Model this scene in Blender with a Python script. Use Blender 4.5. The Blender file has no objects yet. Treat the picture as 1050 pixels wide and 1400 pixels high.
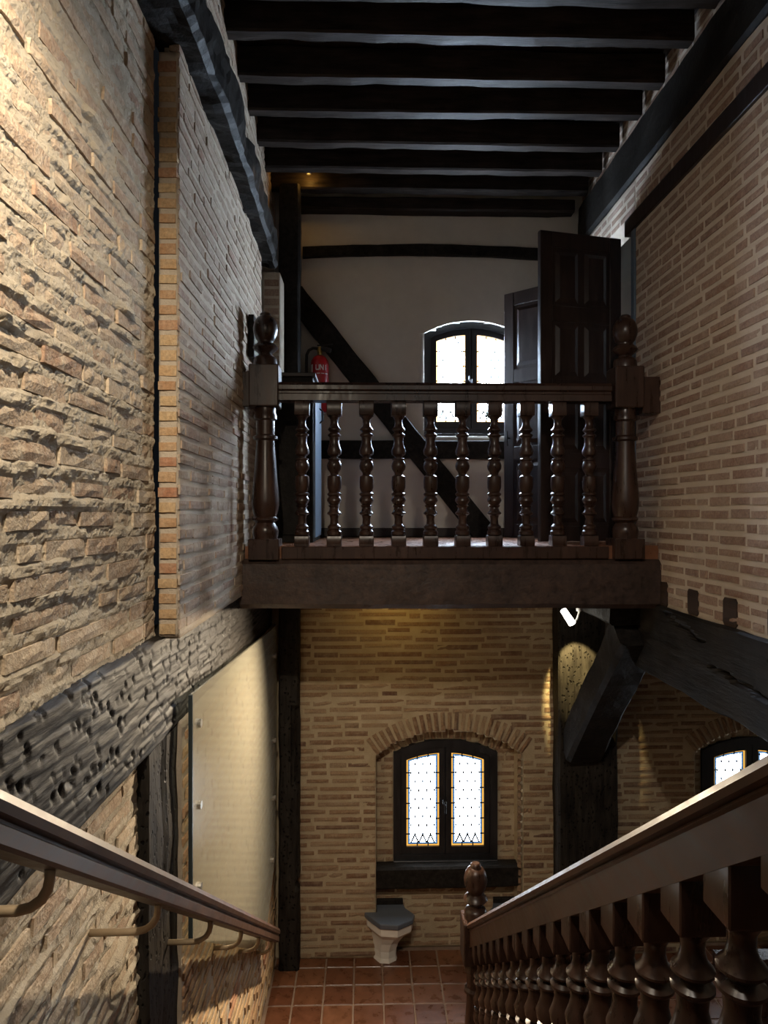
import bpy, math, random
from mathutils import Vector, Matrix, noise

random.seed(7)
sc = bpy.context.scene
COL = sc.collection
PI = math.pi
E = 3.35                      # eye height above the lower floor (metres)

# ------------------------------------------------------------------ camera
cam_d = bpy.data.cameras.new('camera')
cam = bpy.data.objects.new('camera', cam_d)
COL.objects.link(cam)
cam_d.sensor_fit = 'VERTICAL'
cam_d.sensor_height = 36.0
cam_d.lens = 975 / 1400 * 36.0
cam_d.clip_start = 0.02
YAW = math.atan(25 / 975)
cam.location = (0, 0, E)
cam.rotation_euler = (PI / 2, 0, -YAW)
sc.camera = cam

# ------------------------------------------------------------------ world, exposure
W = bpy.data.worlds.new('world')
sc.world = W
W.use_nodes = True
W.node_tree.nodes['Background'].inputs[0].default_value = (0.55, 0.62, 0.75, 1)
W.node_tree.nodes['Background'].inputs[1].default_value = 0.004
sc.view_settings.view_transform = 'Standard'
sc.view_settings.look = 'None'
sc.view_settings.gamma = 1
sc.view_settings.exposure = 0.7
sc.view_settings.use_curve_mapping = False

# light levels (each lamp is built further down with its fitting)
LANDING_W = 130.0        # warm wall spot on the landing, above the stair
LANDING_FILL_W = 100.0   # added fill lamp over the landing, brightens the right brick wall
POST_SPOT_W = 55.0
GALLERY_SOFFIT_W = 2.2
STAIR_SPOT_W = 400.0
JOIST_LAMP_W = 0.5
SKY_UP = 150.0            # brightness of the daylight in the leaded panes
SKY_LOW = 9.0

# ------------------------------------------------------------------ materials
def mat(name):
    m = bpy.data.materials.new(name)
    m.use_nodes = True
    nt = m.node_tree
    return m, nt, nt.nodes['Principled BSDF']

def N(nt, kind, **kw):
    n = nt.nodes.new(kind)
    for k, v in kw.items():
        setattr(n, k, v)
    return n

def noise_node(nt, vec, scale, detail=4, rough=0.55):
    n = N(nt, 'ShaderNodeTexNoise')
    n.inputs['Scale'].default_value = scale
    n.inputs['Detail'].default_value = detail
    n.inputs['Roughness'].default_value = rough
    nt.links.new(vec, n.inputs['Vector'])
    return n

def ramp(nt, fac, stops):
    r = N(nt, 'ShaderNodeValToRGB')
    els = r.color_ramp.elements
    while len(els) < len(stops):
        els.new(0.5)
    for e, (p, c) in zip(els, stops):
        e.position = p
        e.color = (*c, 1)
    nt.links.new(fac, r.inputs[0])
    return r

def mixc(nt, a, b, fac, mode='MIX'):
    m = N(nt, 'ShaderNodeMix', data_type='RGBA', blend_type=mode)
    for v, s in ((fac, m.inputs[0]), (a, m.inputs[6]), (b, m.inputs[7])):
        if isinstance(v, (int, float)):
            s.default_value = v
        elif isinstance(v, tuple):
            s.default_value = (*v, 1)
        else:
            nt.links.new(v, s)
    return m.outputs[2]

def bump(nt, bsdf, height, strength, dist):
    b = N(nt, 'ShaderNodeBump')
    b.inputs['Strength'].default_value = strength
    b.inputs['Distance'].default_value = dist
    nt.links.new(height, b.inputs['Height'])
    nt.links.new(b.outputs[0], bsdf.inputs['Normal'])

def brick_mat(name, stops, dust, dustfac, bs=0.6):
    """fired clay: one tone for each brick, lime dust and pits over it"""
    m, nt, b = mat(name)
    oi = N(nt, 'ShaderNodeObjectInfo')
    ge = N(nt, 'ShaderNodeNewGeometry')
    ad = N(nt, 'ShaderNodeMath', operation='ADD')
    nt.links.new(oi.outputs['Random'], ad.inputs[0])
    nt.links.new(ge.outputs['Random Per Island'], ad.inputs[1])
    fr = N(nt, 'ShaderNodeMath', operation='FRACT')
    nt.links.new(ad.outputs[0], fr.inputs[0])
    base = ramp(nt, fr.outputs[0], stops)
    n1 = noise_node(nt, ge.outputs['Position'], 22, 5, 0.65)
    r1 = ramp(nt, n1.outputs['Fac'], [(0.42, (0, 0, 0)), (0.68, (1, 1, 1))])
    sc_ = N(nt, 'ShaderNodeMath', operation='MULTIPLY')
    nt.links.new(r1.outputs[0], sc_.inputs[0]); sc_.inputs[1].default_value = dustfac
    c = mixc(nt, base.outputs[0], dust, sc_.outputs[0])
    n2 = noise_node(nt, ge.outputs['Position'], 90, 4, 0.6)
    c = mixc(nt, c, ramp(nt, n2.outputs['Fac'], [(0.3, (0.7, 0.7, 0.7)), (0.7, (1.1, 1.1, 1.1))]).outputs[0], 1.0, 'MULTIPLY')
    nt.links.new(c, b.inputs['Base Color'])
    b.inputs['Roughness'].default_value = 0.92
    b.inputs['Specular IOR Level'].default_value = 0.15
    bump(nt, b, n2.outputs['Fac'], bs, 0.006)
    return m

def mortar_mat(name, ca, cb, bs=0.7):
    m, nt, b = mat(name)
    ge = N(nt, 'ShaderNodeNewGeometry')
    n1 = noise_node(nt, ge.outputs['Position'], 9, 5, 0.6)
    r = ramp(nt, n1.outputs['Fac'], [(0.3, ca), (0.7, cb)])
    n2 = noise_node(nt, ge.outputs['Position'], 120, 6, 0.75)
    nt.links.new(r.outputs[0], b.inputs['Base Color'])
    b.inputs['Roughness'].default_value = 0.95
    b.inputs['Specular IOR Level'].default_value = 0.1
    bump(nt, b, n2.outputs['Fac'], bs, 0.012)
    return m

def timber_mat(name, ca, cb, rough=0.55, stretch=(1, 1, 1), bs=0.5, spec=0.4, pits=None):
    """old oak; stretch squeezes the noise along the grain"""
    m, nt, b = mat(name)
    ge = N(nt, 'ShaderNodeNewGeometry')
    mp = N(nt, 'ShaderNodeMapping')
    mp.inputs['Scale'].default_value = stretch
    nt.links.new(ge.outputs['Position'], mp.inputs[0])
    n1 = noise_node(nt, mp.outputs[0], 30, 6, 0.65)
    n2 = noise_node(nt, ge.outputs['Position'], 5, 3)
    c = ramp(nt, n1.outputs['Fac'], [(0.3, ca), (0.75, cb)]).outputs[0]
    c = mixc(nt, c, ramp(nt, n2.outputs['Fac'], [(0.3, (0.6, 0.6, 0.6)), (0.75, (1.15, 1.15, 1.15))]).outputs[0], 1.0, 'MULTIPLY')
    nt.links.new(c, b.inputs['Base Color'])
    rr = ramp(nt, n1.outputs['Fac'], [(0.3, (rough - .08,) * 3), (0.8, (rough + .15,) * 3)])
    nt.links.new(rr.outputs[0], b.inputs['Roughness'])
    b.inputs['Specular IOR Level'].default_value = spec
    hgt = n1.outputs['Fac']
    if pits:
        vo = N(nt, 'ShaderNodeTexVoronoi')
        mp2 = N(nt, 'ShaderNodeMapping'); mp2.inputs['Scale'].default_value = pits
        wob = noise_node(nt, ge.outputs['Position'], 14, 3)
        av = N(nt, 'ShaderNodeVectorMath', operation='MULTIPLY_ADD')
        nt.links.new(wob.outputs['Color'], av.inputs[0]); av.inputs[1].default_value = (.05, .05, .05)
        nt.links.new(ge.outputs['Position'], av.inputs[2]); nt.links.new(av.outputs[0], mp2.inputs[0])
        nt.links.new(mp2.outputs[0], vo.inputs['Vector']); vo.inputs['Scale'].default_value = 1.0
        pr = ramp(nt, vo.outputs['Distance'], [(0.16, (0, 0, 0)), (0.30, (1, 1, 1))])
        c = mixc(nt, c, pr.outputs[0], 0.75, 'MULTIPLY')
        nt.links.new(c, b.inputs['Base Color'])
        mm = N(nt, 'ShaderNodeMath', operation='MULTIPLY_ADD')
        nt.links.new(pr.outputs[0], mm.inputs[0]); mm.inputs[1].default_value = 1.2
        nt.links.new(n1.outputs['Fac'], mm.inputs[2])
        hgt = mm.outputs[0]
    bump(nt, b, hgt, bs, 0.008)
    return m

M = {}
M['brick_rough'] = brick_mat('brick_rough', [(0, (0.36, 0.25, 0.17)), (0.35, (0.43, 0.32, 0.22)), (0.7, (0.48, 0.38, 0.27)), (1, (0.33, 0.21, 0.14))], (0.56, 0.47, 0.35), 0.75, 0.9)
M['brick_grey'] = brick_mat('brick_grey', [(0, (0.30, 0.21, 0.15)), (0.4, (0.37, 0.28, 0.21)), (0.75, (0.42, 0.33, 0.25)), (1, (0.29, 0.18, 0.13))], (0.50, 0.43, 0.34), 0.55)
M['brick_edge'] = brick_mat('brick_edge', [(0, (0.38, 0.22, 0.12)), (0.4, (0.46, 0.30, 0.16)), (0.8, (0.48, 0.34, 0.19)), (1, (0.36, 0.17, 0.10))], (0.5, 0.42, 0.3), 0.3)
M['brick_pink'] = brick_mat('brick_pink', [(0, (0.27, 0.165, 0.12)), (0.35, (0.33, 0.22, 0.165)), (0.7, (0.36, 0.26, 0.20)), (1, (0.24, 0.15, 0.115))], (0.46, 0.37, 0.29), 0.4)
M['brick_brown'] = brick_mat('brick_brown', [(0, (0.22, 0.125, 0.075)), (0.3, (0.29, 0.18, 0.105)), (0.8, (0.36, 0.25, 0.155)), (1, (0.15, 0.08, 0.055))], (0.42, 0.33, 0.22), 0.45)
M['mortar_rough'] = mortar_mat('mortar_rough', (0.47, 0.395, 0.295), (0.60, 0.52, 0.40), 1.0)
M['mortar_grey'] = mortar_mat('mortar_grey', (0.46, 0.38, 0.29), (0.55, 0.47, 0.37))
M['mortar_pink'] = mortar_mat('mortar_pink', (0.50, 0.42, 0.33), (0.58, 0.49, 0.39), 0.5)
M['mortar_ochre'] = mortar_mat('mortar_ochre', (0.42, 0.33, 0.21), (0.53, 0.43, 0.29))
M['plaster'] = mortar_mat('plaster', (0.55, 0.51, 0.45), (0.60, 0.56, 0.49), 0.12)
M['plaster_white'] = mortar_mat('plaster_white', (0.68, 0.64, 0.57), (0.75, 0.71, 0.64), 0.2)
M['timber_black'] = timber_mat('timber_black', (0.008, 0.007, 0.006), (0.034, 0.029, 0.025), 0.55, (1, 1, 1), 0.6, .09)
M['timber_x'] = timber_mat('timber_x', (0.013, 0.010, 0.009), (0.050, 0.038, 0.031), 0.5, (0.12, 1, 1), 0.5, .09)
M['timber_y'] = timber_mat('timber_y', (0.010, 0.009, 0.008), (0.040, 0.034, 0.030), 0.55, (1, 0.12, 1), 0.8, .09)
M['timber_z'] = timber_mat('timber_z', (0.011, 0.009, 0.008), (0.046, 0.039, 0.032), 0.6, (1, 1, 0.12), 0.8, .09, (42, 42, 26))
M['timber_brown'] = timber_mat('timber_brown', (0.022, 0.013, 0.010), (0.070, 0.040, 0.028), 0.5, (1, 0.12, 1), 0.5)
M['boards'] = timber_mat('boards', (0.012, 0.008, 0.006), (0.035, 0.022, 0.016), 0.6, (1, 0.15, 1), 0.3)
M['varnish'] = timber_mat('varnish', (0.020, 0.010, 0.007), (0.060, 0.029, 0.019), 0.30, (1, 1, 0.15), 0.03, 0.4)
M['varnish_rail'] = timber_mat('varnish_rail', (0.038, 0.019, 0.012), (0.118, 0.060, 0.038), 0.42, (1, 0.15, 1), 0.03, 0.3)
M['door_wood'] = timber_mat('door_wood', (0.014, 0.008, 0.007), (0.038, 0.021, 0.017), 0.4, (1, 1, 0.15), 0.15, 0.4)
M['window_wood'] = timber_mat('window_wood', (0.012, 0.012, 0.014), (0.032, 0.030, 0.032), 0.4, (1, 1, 0.2), 0.15)
M['stone_dark'] = timber_mat('stone_dark', (0.05, 0.058, 0.068), (0.11, 0.125, 0.145), 0.28, (1, 1, 1), 0.1)

def simple(name, col, rough=0.5, metal=0.0, spec=0.5):
    m, nt, b = mat(name)
    ge = N(nt, 'ShaderNodeNewGeometry')
    n = noise_node(nt, ge.outputs['Position'], 60, 3)
    c = mixc(nt, tuple(0.85 * k for k in col), tuple(min(1, 1.12 * k) for k in col), n.outputs['Fac'])
    nt.links.new(c, b.inputs['Base Color'])
    b.inputs['Roughness'].default_value = rough
    b.inputs['Metallic'].default_value = metal
    b.inputs['Specular IOR Level'].default_value = spec
    return m

M['slab'] = simple('slab', (0.10, 0.115, 0.14), 0.28)  # pale bluish tone puts the window's reflection into the colour
M['iron'] = simple('iron', (0.03, 0.03, 0.032), 0.45, 0.7)
M['bracket'] = simple('bracket', (0.36, 0.27, 0.17), 0.5, 0.3)
M['steel'] = simple('steel', (0.42, 0.40, 0.36), 0.35, 0.9)
M['brass'] = simple('brass', (0.55, 0.38, 0.12), 0.35, 0.9)
M['red_paint'] = simple('red_paint', (0.42, 0.012, 0.016), 0.3)
M['rubber'] = simple('rubber', (0.015, 0.015, 0.015), 0.5)
M['paper'] = simple('paper', (0.72, 0.70, 0.66), 0.7)
M['lead'] = simple('lead', (0.03, 0.035, 0.05), 0.6)
M['white_enamel'] = simple('white_enamel', (0.85, 0.85, 0.82), 0.35)
M['grout'] = mortar_mat('grout', (0.20, 0.13, 0.09), (0.28, 0.20, 0.15), 0.4)
M['steel_edge'] = simple('steel_edge', (0.05, 0.065, 0.07), 0.3, 0.4)
M['blue_paint_daylight'] = simple('blue_paint_daylight', (0.10, 0.14, 0.19), 0.35)  # teal paint of the door jamb; on the cupboard side, painted-in daylight
M['cream_paint'] = simple('cream_paint', (0.62, 0.50, 0.30), 0.6)

m, nt, b = mat('terracotta')
oi = N(nt, 'ShaderNodeObjectInfo'); ge = N(nt, 'ShaderNodeNewGeometry')
ad = N(nt, 'ShaderNodeMath', operation='ADD'); fr = N(nt, 'ShaderNodeMath', operation='FRACT')
nt.links.new(oi.outputs['Random'], ad.inputs[0]); nt.links.new(ge.outputs['Random Per Island'], ad.inputs[1]); nt.links.new(ad.outputs[0], fr.inputs[0])
base = ramp(nt, fr.outputs[0], [(0, (0.12, 0.043, 0.021)), (0.4, (0.15, 0.058, 0.027)), (0.75, (0.18, 0.074, 0.035)), (1, (0.10, 0.037, 0.019))])
n1 = noise_node(nt, ge.outputs['Position'], 14, 5, 0.6)
c = mixc(nt, base.outputs[0], ramp(nt, n1.outputs['Fac'], [(0.3, (0.65, 0.65, 0.65)), (0.7, (1.2, 1.2, 1.2))]).outputs[0], 1.0, 'MULTIPLY')
nt.links.new(c, b.inputs['Base Color'])
nt.links.new(ramp(nt, n1.outputs['Fac'], [(0.35, (0.24,) * 3), (0.7, (0.42,) * 3)]).outputs[0], b.inputs['Roughness'])
bump(nt, b, n1.outputs['Fac'], 0.25, 0.006)
M['terracotta'] = m

def lit_glass(name, col, strength):
    """leaded pane with the bright overcast sky behind it"""
    m, nt, b = mat(name)
    oi = N(nt, 'ShaderNodeObjectInfo')
    em = N(nt, 'ShaderNodeEmission')
    r = ramp(nt, oi.outputs['Random'], [(0, tuple(k * 0.9 for k in col)), (1, col)])
    nt.links.new(r.outputs[0], em.inputs[0])
    em.inputs[1].default_value = strength
    gl = N(nt, 'ShaderNodeBsdfGlossy'); gl.inputs['Roughness'].default_value = 0.1
    mx = N(nt, 'ShaderNodeMixShader'); mx.inputs[0].default_value = 0.05
    nt.links.new(em.outputs[0], mx.inputs[1]); nt.links.new(gl.outputs[0], mx.inputs[2])
    nt.links.new(mx.outputs[0], nt.nodes['Material Output'].inputs[0])
    return m
M['sky_pane_up'] = lit_glass('sky_pane_up', (0.64, 0.80, 1.0), SKY_UP)
M['sky_pane_low'] = lit_glass('sky_pane_low', (0.80, 0.90, 1.0), SKY_LOW)
M['amber_pane'] = lit_glass('amber_pane', (1.0, 0.50, 0.10), 0.75)
M['amber_pane_up'] = lit_glass('amber_pane_up', (1.0, 0.60, 0.25), 4.0)
M['blue_pane'] = lit_glass('blue_pane', (0.16, 0.45, 0.95), 0.8)
M['lamp_glass'] = lit_glass('lamp_glass', (1.0, 0.95, 0.82), 5.0)

m, nt, b = mat('clear_glass')
fz = N(nt, 'ShaderNodeFresnel'); fz.inputs[0].default_value = 1.5
tr = N(nt, 'ShaderNodeBsdfTransparent'); tr.inputs[0].default_value = (0.90, 0.93, 0.90, 1)
df = N(nt, 'ShaderNodeBsdfDiffuse'); df.inputs[0].default_value = (0.66, 0.61, 0.49, 1)
gl = N(nt, 'ShaderNodeBsdfGlossy'); gl.inputs['Roughness'].default_value = 0.14
mx1 = N(nt, 'ShaderNodeMixShader'); mx1.inputs[0].default_value = 0.34
mx2 = N(nt, 'ShaderNodeMixShader')
nt.links.new(tr.outputs[0], mx1.inputs[1]); nt.links.new(df.outputs[0], mx1.inputs[2])
hf = N(nt, 'ShaderNodeMath', operation='MULTIPLY'); hf.inputs[1].default_value = 0.5
nt.links.new(fz.outputs[0], hf.inputs[0]); nt.links.new(hf.outputs[0], mx2.inputs[0]); nt.links.new(mx1.outputs[0], mx2.inputs[1]); nt.links.new(gl.outputs[0], mx2.inputs[2])
nt.links.new(mx2.outputs[0], nt.nodes['Material Output'].inputs[0])
M['clear_glass'] = m

# ------------------------------------------------------------------ object helpers
WL = {}                       # world location of unrotated parents

def link(o, parent, loc, world=True):
    COL.objects.link(o)
    loc = Vector(loc)
    if parent is not None:
        o.parent = parent
        o.location = loc - WL.get(parent.name, Vector((0, 0, 0))) if world else loc
    else:
        o.location = loc
    WL[o.name] = loc if world else Vector((0, 0, 0))
    return o

def tag(o, label=None, cat=None, group=None, kind=None):
    for k, v in (('label', label), ('category', cat), ('group', group), ('kind', kind)):
        if v:
            o[k] = v
    return o

def empty(name, loc, rz=0.0, **kw):
    o = bpy.data.objects.new(name, None)
    o.empty_display_size = 0.05
    link(o, None, loc)
    o.rotation_euler.z = rz
    return tag(o, **kw)

def make(name, geo, material, parent=None, world=True, smooth=False, **kw):
    """link verts/faces as one mesh object whose origin is the middle of its base"""
    vs, fs = geo
    xs = [v[0] for v in vs]; ys = [v[1] for v in vs]; zs = [v[2] for v in vs]
    o0 = Vector(((min(xs) + max(xs)) / 2, (min(ys) + max(ys)) / 2, min(zs)))
    me = bpy.data.meshes.new(name)
    me.from_pydata([tuple(Vector(v) - o0) for v in vs], [], fs)
    me.materials.append(M[material])
    if smooth:
        me.polygons.foreach_set('use_smooth', [True] * len(me.polygons))
    me.update()
    o = bpy.data.objects.new(name, me)
    link(o, parent, o0, world)
    return tag(o, **kw)

def again(src, loc, parent=None, world=True, rot=None, scale=None):
    o = src.copy()
    for c_ in list(o.users_collection):
        c_.objects.unlink(o)
    o.parent = None
    o = link(o, parent, loc, world)
    if rot: o.rotation_euler = rot
    if scale: o.scale = scale
    return o

def copy_tree(src, delta):
    """copy a thing, its parts and sub-parts, moved by delta"""
    def rec(s, par):
        c = s.copy(); COL.objects.link(c)
        c.parent = par
        if par is None: c.location = s.location + Vector(delta)
        for ch in list(s.children): rec(ch, c)
        return c
    return rec(src, None)

def join(*geos):
    vs, fs = [], []
    for v, f in geos:
        k = len(vs)
        vs += list(v)
        fs += [tuple(i + k for i in q) for q in f]
    return vs, fs

def box(x0, x1, y0, y1, z0, z1, bev=0.0):
    if bev <= 0:
        v = [(x, y, z) for x in (x0, x1) for y in (y0, y1) for z in (z0, z1)]
        return v, [(0, 1, 3, 2), (4, 6, 7, 5), (0, 4, 5, 1), (2, 3, 7, 6), (0, 2, 6, 4), (1, 5, 7, 3)]
    b = bev
    out = []
    prof = lambda i: [(x0 + i, y0 + b), (x0 + b, y0 + i), (x1 - b, y0 + i), (x1 - i, y0 + b), (x1 - i, y1 - b), (x1 - b, y1 - i), (x0 + b, y1 - i), (x0 + i, y1 - b)]
    rings = [[(p[0], p[1], z0) for p in prof(b * .6)], [(p[0], p[1], z0 + b) for p in prof(0)], [(p[0], p[1], z1 - b) for p in prof(0)], [(p[0], p[1], z1) for p in prof(b * .6)]]
    return loft(rings)

def loft(rings, cap=True, closed=True):
    n = len(rings[0])
    vs = [p for r in rings for p in r]
    fs = []
    for k in range(len(rings) - 1):
        for i in range(n if closed else n - 1):
            j = (i + 1) % n
            fs.append((k * n + i, k * n + j, (k + 1) * n + j, (k + 1) * n + i))
    if cap and closed:
        fs.append(tuple(reversed(range(n))))
        fs.append(tuple(range((len(rings) - 1) * n, len(rings) * n)))
    return vs, fs

def lathe(cx, cy, prof, n=20):
    return loft([[(cx + r * math.cos(2 * PI * i / n), cy + r * math.sin(2 * PI * i / n), z) for i in range(n)] for r, z in prof])

def tube(pts, r, n=8):
    pts = [Vector(p) for p in pts]
    rings = []
    for i, p in enumerate(pts):
        d = (pts[min(i + 1, len(pts) - 1)] - pts[max(i - 1, 0)]).normalized()
        a = d.orthogonal().normalized() if i == 0 else (a - d * a.dot(d)).normalized()
        c = d.cross(a)
        rr = r[i] if isinstance(r, (list, tuple)) else r
        rings.append([tuple(p + a * rr * math.cos(2 * PI * k / n) + c * rr * math.sin(2 * PI * k / n)) for k in range(n)])
    return loft(rings)

def fbm(p, f, oct=3):
    s, a = 0.0, 1.0
    for _ in range(oct):
        s += a * noise.noise(Vector(p) * f)
        f *= 2.1; a *= 0.5
    return s

def hewn(p0, p1, w, h, amp=0.008, seg=24, up=(0, 0, 1), bow=(0, 0, 0), taper=1.0, freq=5, nw=4, nh=4, round_=0.12, extra=None):
    """axe-hewn timber between two points: w across, h along 'up'; soft arrises, uneven faces, optional bow"""
    p0, p1, up, bow = Vector(p0), Vector(p1), Vector(up), Vector(bow)
    d = (p1 - p0).normalized()
    side = d.cross(up).normalized()
    upv = side.cross(d).normalized()
    sect = []
    r = round_ * min(w, h)
    hw, hh = w / 2, h / 2
    for i in range(nw + 1): sect.append((-hw + r + (w - 2 * r) * i / nw, -hh))
    for i in range(nh + 1): sect.append((hw, -hh + r + (h - 2 * r) * i / nh))
    for i in range(nw + 1): sect.append((hw - r - (w - 2 * r) * i / nw, hh))
    for i in range(nh + 1): sect.append((-hw, hh - r - (h - 2 * r) * i / nh))
    rings = []
    for k in range(seg + 1):
        t = k / seg
        c = p0.lerp(p1, t) + bow * math.sin(PI * t)
        s = 1 + (taper - 1) * t
        ring = []
        for a, bb in sect:
            q = c + side * a * s + upv * bb * s
            nrm = (side * (a / hw) + upv * (bb / hh)).normalized()
            dsp = amp * fbm(q, freq, 3)
            if extra: dsp += extra(q)
            ring.append(tuple(q + nrm * dsp))
        rings.append(ring)
    return loft(rings)

def prism(poly, y0, y1):
    """polygon in (x, z) pushed along y"""
    n = len(poly)
    vs = [(x, y0, z) for x, z in poly] + [(x, y1, z) for x, z in poly]
    fs = [tuple(range(n)), tuple(reversed(range(n, 2 * n)))]
    fs += [(i, i + n, (i + 1) % n + n, (i + 1) % n) for i in range(n)]
    return vs, fs

def extr(prof, p0, p1):
    """profile of (across x, height z) carried from p0 to p1"""
    return loft([[(p[0] + a, p[1], p[2] + bz) for a, bz in prof] for p in (p0, p1)])

# ------------------------------------------------------------------ brickwork
cy_, sy_ = math.cos(YAW), math.sin(YAW)
def proj(x, y, z):
    d = x * sy_ + y * cy_
    if d < 0.05: return None
    return 525 + 975 * (x * cy_ - y * sy_) / d, 700 - 975 * (z - E) / d

def unit_brick(seed, rough):
    """rough unit brick, x length, -y front face, z height; 44 triangles"""
    rnd = random.Random(seed)
    nx, nz = 4, 2
    vs, fs = [], []
    for j in range(nz + 1):
        for i in range(nx + 1):
            x = -0.5 + i / nx; z = -0.5 + j / nz
            ed = (i in (0, nx)) or (j in (0, nz))
            vs.append((x * (1 - 0.02 * rough * rnd.random()) + (rnd.uniform(-.01, .01) if 0 < i < nx else 0),
                       (0.03 + 0.07 * rough * rnd.random()) if ed else 0.08 * rough * rnd.uniform(-1, 1),
                       z * (1 - 0.12 * rough * rnd.random())))
    k = len(vs)
    bl = [(0, 0), (nx, 0), (nx, nz), (0, nz)]
    for i, j in bl:
        vs.append((-0.5 + i / nx, 1.0, -0.5 + j / nz))
    idx = lambda i, j: j * (nx + 1) + i
    for j in range(nz):
        for i in range(nx):
            fs.append((idx(i, j), idx(i + 1, j), idx(i + 1, j + 1), idx(i, j + 1)))
    fs.append(tuple([idx(i, 0) for i in range(nx, -1, -1)] + [k, k + 1]))
    fs.append(tuple([idx(nx, j) for j in range(nz, -1, -1)] + [k + 1, k + 2]))
    fs.append(tuple([idx(i, nz) for i in range(nx + 1)] + [k + 2, k + 3]))
    fs.append(tuple([idx(0, j) for j in range(nz + 1)] + [k + 3, k]))
    return vs, fs

BR = {}
def brick_meshes(material, rough):
    key = (material, rough)
    if key not in BR:
        out = []
        for s in range(9):
            vs, fs = unit_brick(s * 13 + int(rough * 100), rough)
            me = bpy.data.meshes.new('brick')
            me.from_pydata(vs, [], fs); me.materials.append(M[material]); me.update()
            out.append((me, vs, fs))
        BR[key] = out
    return BR[key]

ROTZ = {'L': PI / 2, 'R': -PI / 2, 'F': 0.0}
def face_pt(fr, c, u, z, p):
    cc = c(u) if callable(c) else c
    return {'L': (cc + p, u, z), 'R': (cc - p, u, z), 'F': (u, cc - p, z)}[fr]

def place_bricks(parent, items, material, rough, limit=300):
    """items: (x, y, z, length, depth, height, rz, tilt); the largest in the photograph are single objects, the rest one part"""
    ms = brick_meshes(material, rough)
    def score(b):
        x, y, z, L, D, H, rz, ti = b
        cx, sx = math.cos(rz) * L / 2, math.sin(rz) * L / 2
        a, bb, c = proj(x - cx, y - sx, z), proj(x + cx, y + sx, z), proj(x, y, z + H)
        m = proj(x, y, z)
        if not (a and bb and m): return -1
        if not (-60 < m[0] < 1110 and -60 < m[1] < 1460): return 0
        return (abs(a[0] - bb[0]) + 0.5) * abs(c[1] - m[1])
    items = sorted(items, key=score, reverse=True)
    rest_v, rest_f = [], []
    for n, b in enumerate(items):
        x, y, z, L, D, H, rz, ti = b
        me, vs, fs = ms[random.randrange(len(ms))]
        if n < limit:
            o = bpy.data.objects.new('brick', me)
            link(o, parent, (x, y, z))
            o.rotation_euler = (0, ti, rz) if abs(rz) < 1e-6 else (0, 0, rz)
            o.scale = (L, D, H)
        else:
            mt = Matrix.Translation((x, y, z)) @ Matrix.Rotation(rz, 4, 'Z') @ Matrix.Rotation(ti, 4, 'Y') @ Matrix.Diagonal((L, D, H, 1))
            k = len(rest_v)
            rest_v += [tuple(mt @ Vector(v)) for v in vs]
            rest_f += [tuple(i + k for i in f) for f in fs]
    if rest_v:
        make('brick_courses', (rest_v, rest_f), material, parent, kind='stuff')

def courses(fr, c, z0, z1, pitch, bh, spans, lens, prot, depth=0.05, wob=0.004, vj=0.016, skip=0.0, long=True):
    """rows of bricks; spans(z) gives the stretches of u that are wall"""
    out = []
    z = z0 + pitch / 2
    while z < z1 - bh * 0.4:
        for (a, b) in spans(z):
            u = a - random.uniform(0, lens[1]) * 0.8
            while u < b:
                L = random.uniform(*lens)
                if random.random() < 0.22: L *= 0.5
                s, e = max(u, a + .004), min(u + L, b - .004)
                if e - s > 0.03 and random.random() >= skip:
                    um = (s + e) / 2
                    h = bh * random.uniform(0.78, 1.16)
                    zz = z + wob * fbm((um * 1.5, z, 3.3), 1.5, 2) + random.uniform(-.002, .002)
                    p = random.uniform(*prot)
                    x, y, w = face_pt(fr, c, um, zz, p)
                    out.append((x, y, w, e - s, depth, h, ROTZ[fr], 0.0))
                u += L + vj * random.uniform(0.6, 1.4)
        z += pitch
    return out

def lines(a, b, step, marks=()):
    ls = set(round(m_, 5) for m_ in marks if a <= m_ <= b) | {round(a, 5), round(b, 5)}
    n = max(1, int(round((b - a) / step)))
    base = sorted(ls)
    out = []
    for p, q in zip(base, base[1:]):
        n = max(1, int(math.ceil((q - p) / step)))
        out += [p + (q - p) * i / n for i in range(n)]
    return out + [b]

def bed(name, fr, c, us, zs, material, disp, mask=lambda u, z: True, thick=0.12, parent=None, kind='structure', smooth=True):
    """mortar face as an uneven sheet with a solid back"""
    vs, fs, id_ = [], [], {}
    def vid(i, j, back):
        k = (i, j, back)
        if k not in id_:
            u, z = us[i], zs[j]
            id_[k] = len(vs)
            vs.append(face_pt(fr, c, u, z, -thick if back else disp(u, z)))
        return id_[k]
    nu, nz = len(us) - 1, len(zs) - 1
    on = [[mask((us[i] + us[i + 1]) / 2, (zs[j] + zs[j + 1]) / 2) for j in range(nz)] for i in range(nu)]
    get = lambda i, j: 0 <= i < nu and 0 <= j < nz and on[i][j]
    for i in range(nu):
        for j in range(nz):
            if not on[i][j]: continue
            fs.append((vid(i, j, 0), vid(i + 1, j, 0), vid(i + 1, j + 1, 0), vid(i, j + 1, 0)))
            for (di, dj, p, q) in ((-1, 0, (i, j), (i, j + 1)), (1, 0, (i + 1, j + 1), (i + 1, j)), (0, -1, (i + 1, j), (i, j)), (0, 1, (i, j + 1), (i + 1, j + 1))):
                if not get(i + di, j + dj):
                    fs.append((vid(*p, 0), vid(*q, 0), vid(*q, 1), vid(*p, 1)))
    return make(name, (vs, fs), material, parent, smooth=smooth, kind=kind)

full = lambda a, b: (lambda z: [(a, b)])

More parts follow.
